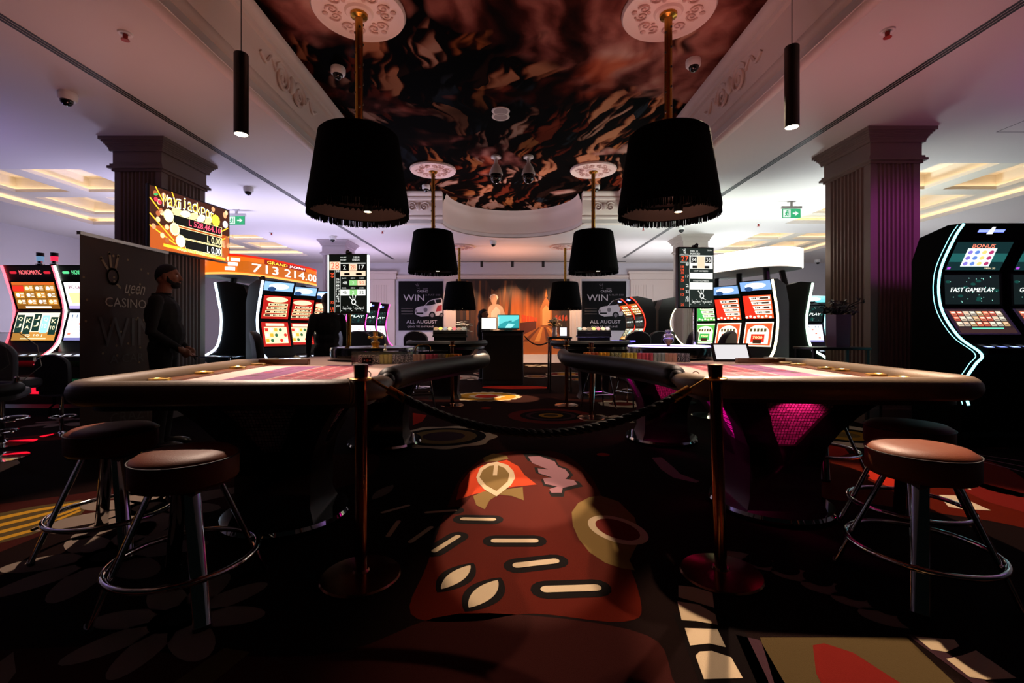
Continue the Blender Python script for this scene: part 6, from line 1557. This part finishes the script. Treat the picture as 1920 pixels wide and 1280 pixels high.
# far left gaming table with acrylic shields
t = thing('shielded_gaming_table', 'dark gaming table end with padded rim at the left picture edge', 'gaming table', (-4.25, 3.30, 0), 0)
mb = MB().m(mat('#120d0b', .4)); P = rrect(-1.1, .42, -.25, .35, .2, 6); mb.prism(P, lambda p, q: (p[0], p[1], q), .62, .70); mb.build('table_body', t)
mb = MB().m(LEATH); mb.tube([(a, b, .70) for a, b in P], .05, 12, closed=True); mb.build('padded_rim', t)
mb = MB().m(mat('#0a0809', .4)); mb.rbox(-.7, .05, -.05, .25, 0, .62, .05); mb.build('pedestal', t)
def shield(x, y, rz, label):
    t = thing('acrylic_shield', label, 'divider', (x, y, .755), rz)
    P = [(-.36, 0), (.16, 0), (.30, .12), (.27, .28), (.14, .38), (-.36, .38)]
    mb = MB().m(glass_mat()); mb.prism(P, lambda p, q: (p[0], q, p[1]), -.003, .003); mb.build('pane', t, smooth=0)
    mb = MB().m(mat('#d8dcd8', .15, emit=0)); mb.tube([(a, 0, b) for a, b in P], .003, 6, closed=True); mb.build('polished_edge', t)
    mb = MB().m(CHROME); mb.lathe([(.018, -.005), (.018, .03), (.008, .04), (.001, .04)], .12, 0, 12); mb.build('foot_clamp', t)
shield(-3.98, 3.55, .1, 'clear acrylic shield with cut corners standing left of the banner'); shield(-4.35, 3.40, -.12, 'second clear acrylic shield at the left picture edge')

# side console with planter on the right
t = thing('console_table', 'low dark console table before the near right pillar', 'table', (3.62, 5.12, 0), 0)
mb = MB().m(mat('#120e0c', .35)); mb.rbox(-.32, .32, -.18, .18, .94, .97, .01); mb.build('table_top', t)
for a, b in ((-.29, -.15), (.29, -.15), (-.29, .15), (.29, .15)):
    mb = MB().m(mat('#15110f', .4)); mb.box(a - .015, a + .015, b - .015, b + .015, 0, .94); mb.build('leg', t, smooth=0)
t = thing('potted_plant', 'dark leafy plant in a tall plum planter on the console table', 'plant', (3.70, 5.12, .97), 0)
mb = MB().m(mat('#6a5068', .35)); mb.rings([[(sx * h, sy * h, z) for sx, sy in ((-1, -1), (1, -1), (1, 1), (-1, 1))] for z, h in ((0, .075), (.36, .085), (.36, .075), (.33, .073))]); mb.build('planter', t, smooth=20)
mb = MB().m(mat('#0f140e', .6)); R_ = random.Random(9)
for k in range(46):
    a, r, z = R_.uniform(0, 2 * PI), R_.uniform(.05, .27), R_.uniform(.38, .52); c = Vector((r * math.cos(a), r * math.sin(a) * .7, z)); mb.tube(smoothpath([(0, 0, .34), c * .5 + Vector((0, 0, .2)), c], 3), .004, 5)
    for q in range(3):
        d = Vector((R_.uniform(-1, 1), R_.uniform(-1, 1), R_.uniform(-.5, .7))).normalized() * .05; n_ = d.orthogonal().normalized() * .016
        v = [mb.bm.verts.new(p_) for p_ in (c, c + d * .5 + n_, c + d, c + d * .5 - n_)]; mb.face(v)
        v2 = [mb.bm.verts.new(Vector(p_.co) + n_.cross(d).normalized() * .002) for p_ in v]; mb.face(list(reversed(v2)))
mb.build('foliage', t, smooth=0)
t = thing('rope_barrier_rail', 'thin dark rail on posts between the near right pillar and the tall machine', 'rail', (4.2, 4.72, 0), 0)
mb = MB().m(mat('#2a1a14', .3, .6)); mb.tube([(-.22, .3, .66), (.15, 0, .62)], .008, 8); mb.build('rail', t); mb = MB().m(mat('#1a120e', .3, .6)); mb.lathe([(.09, 0), (.09, .012), (.014, .02), (.014, .655)], -.15, .24, 14); mb.build('post', t)
# small white cup on the far left table
mb = MB().m(mat('#a8a09c', .4)); mb.lathe([(.03, 0), (.038, .08), (.035, .08), (.028, .006), (.001, .006)], seg=20); o = mb.build('cup', loc=(-3.98, 3.32, .702)); tag(o, 'small pale cup on the dark gaming table at the left edge', 'cup')
# little counter shelf by the left island
t = thing('shelf_table', 'thin chrome edged shelf table right of the near left pillar', 'table', (-3.80, 6.05, 0), 0)
mb = MB().m(mat('#8a98a8', .15, .8)); mb.rbox(-.24, .2, -.15, .15, .80, .815, .02); mb.build('table_top', t); mb = MB().m(CHROME); mb.lathe([(.14, 0), (.14, .012), (.012, .02), (.012, .80)], .08, 0, 16); mb.build('post', t)
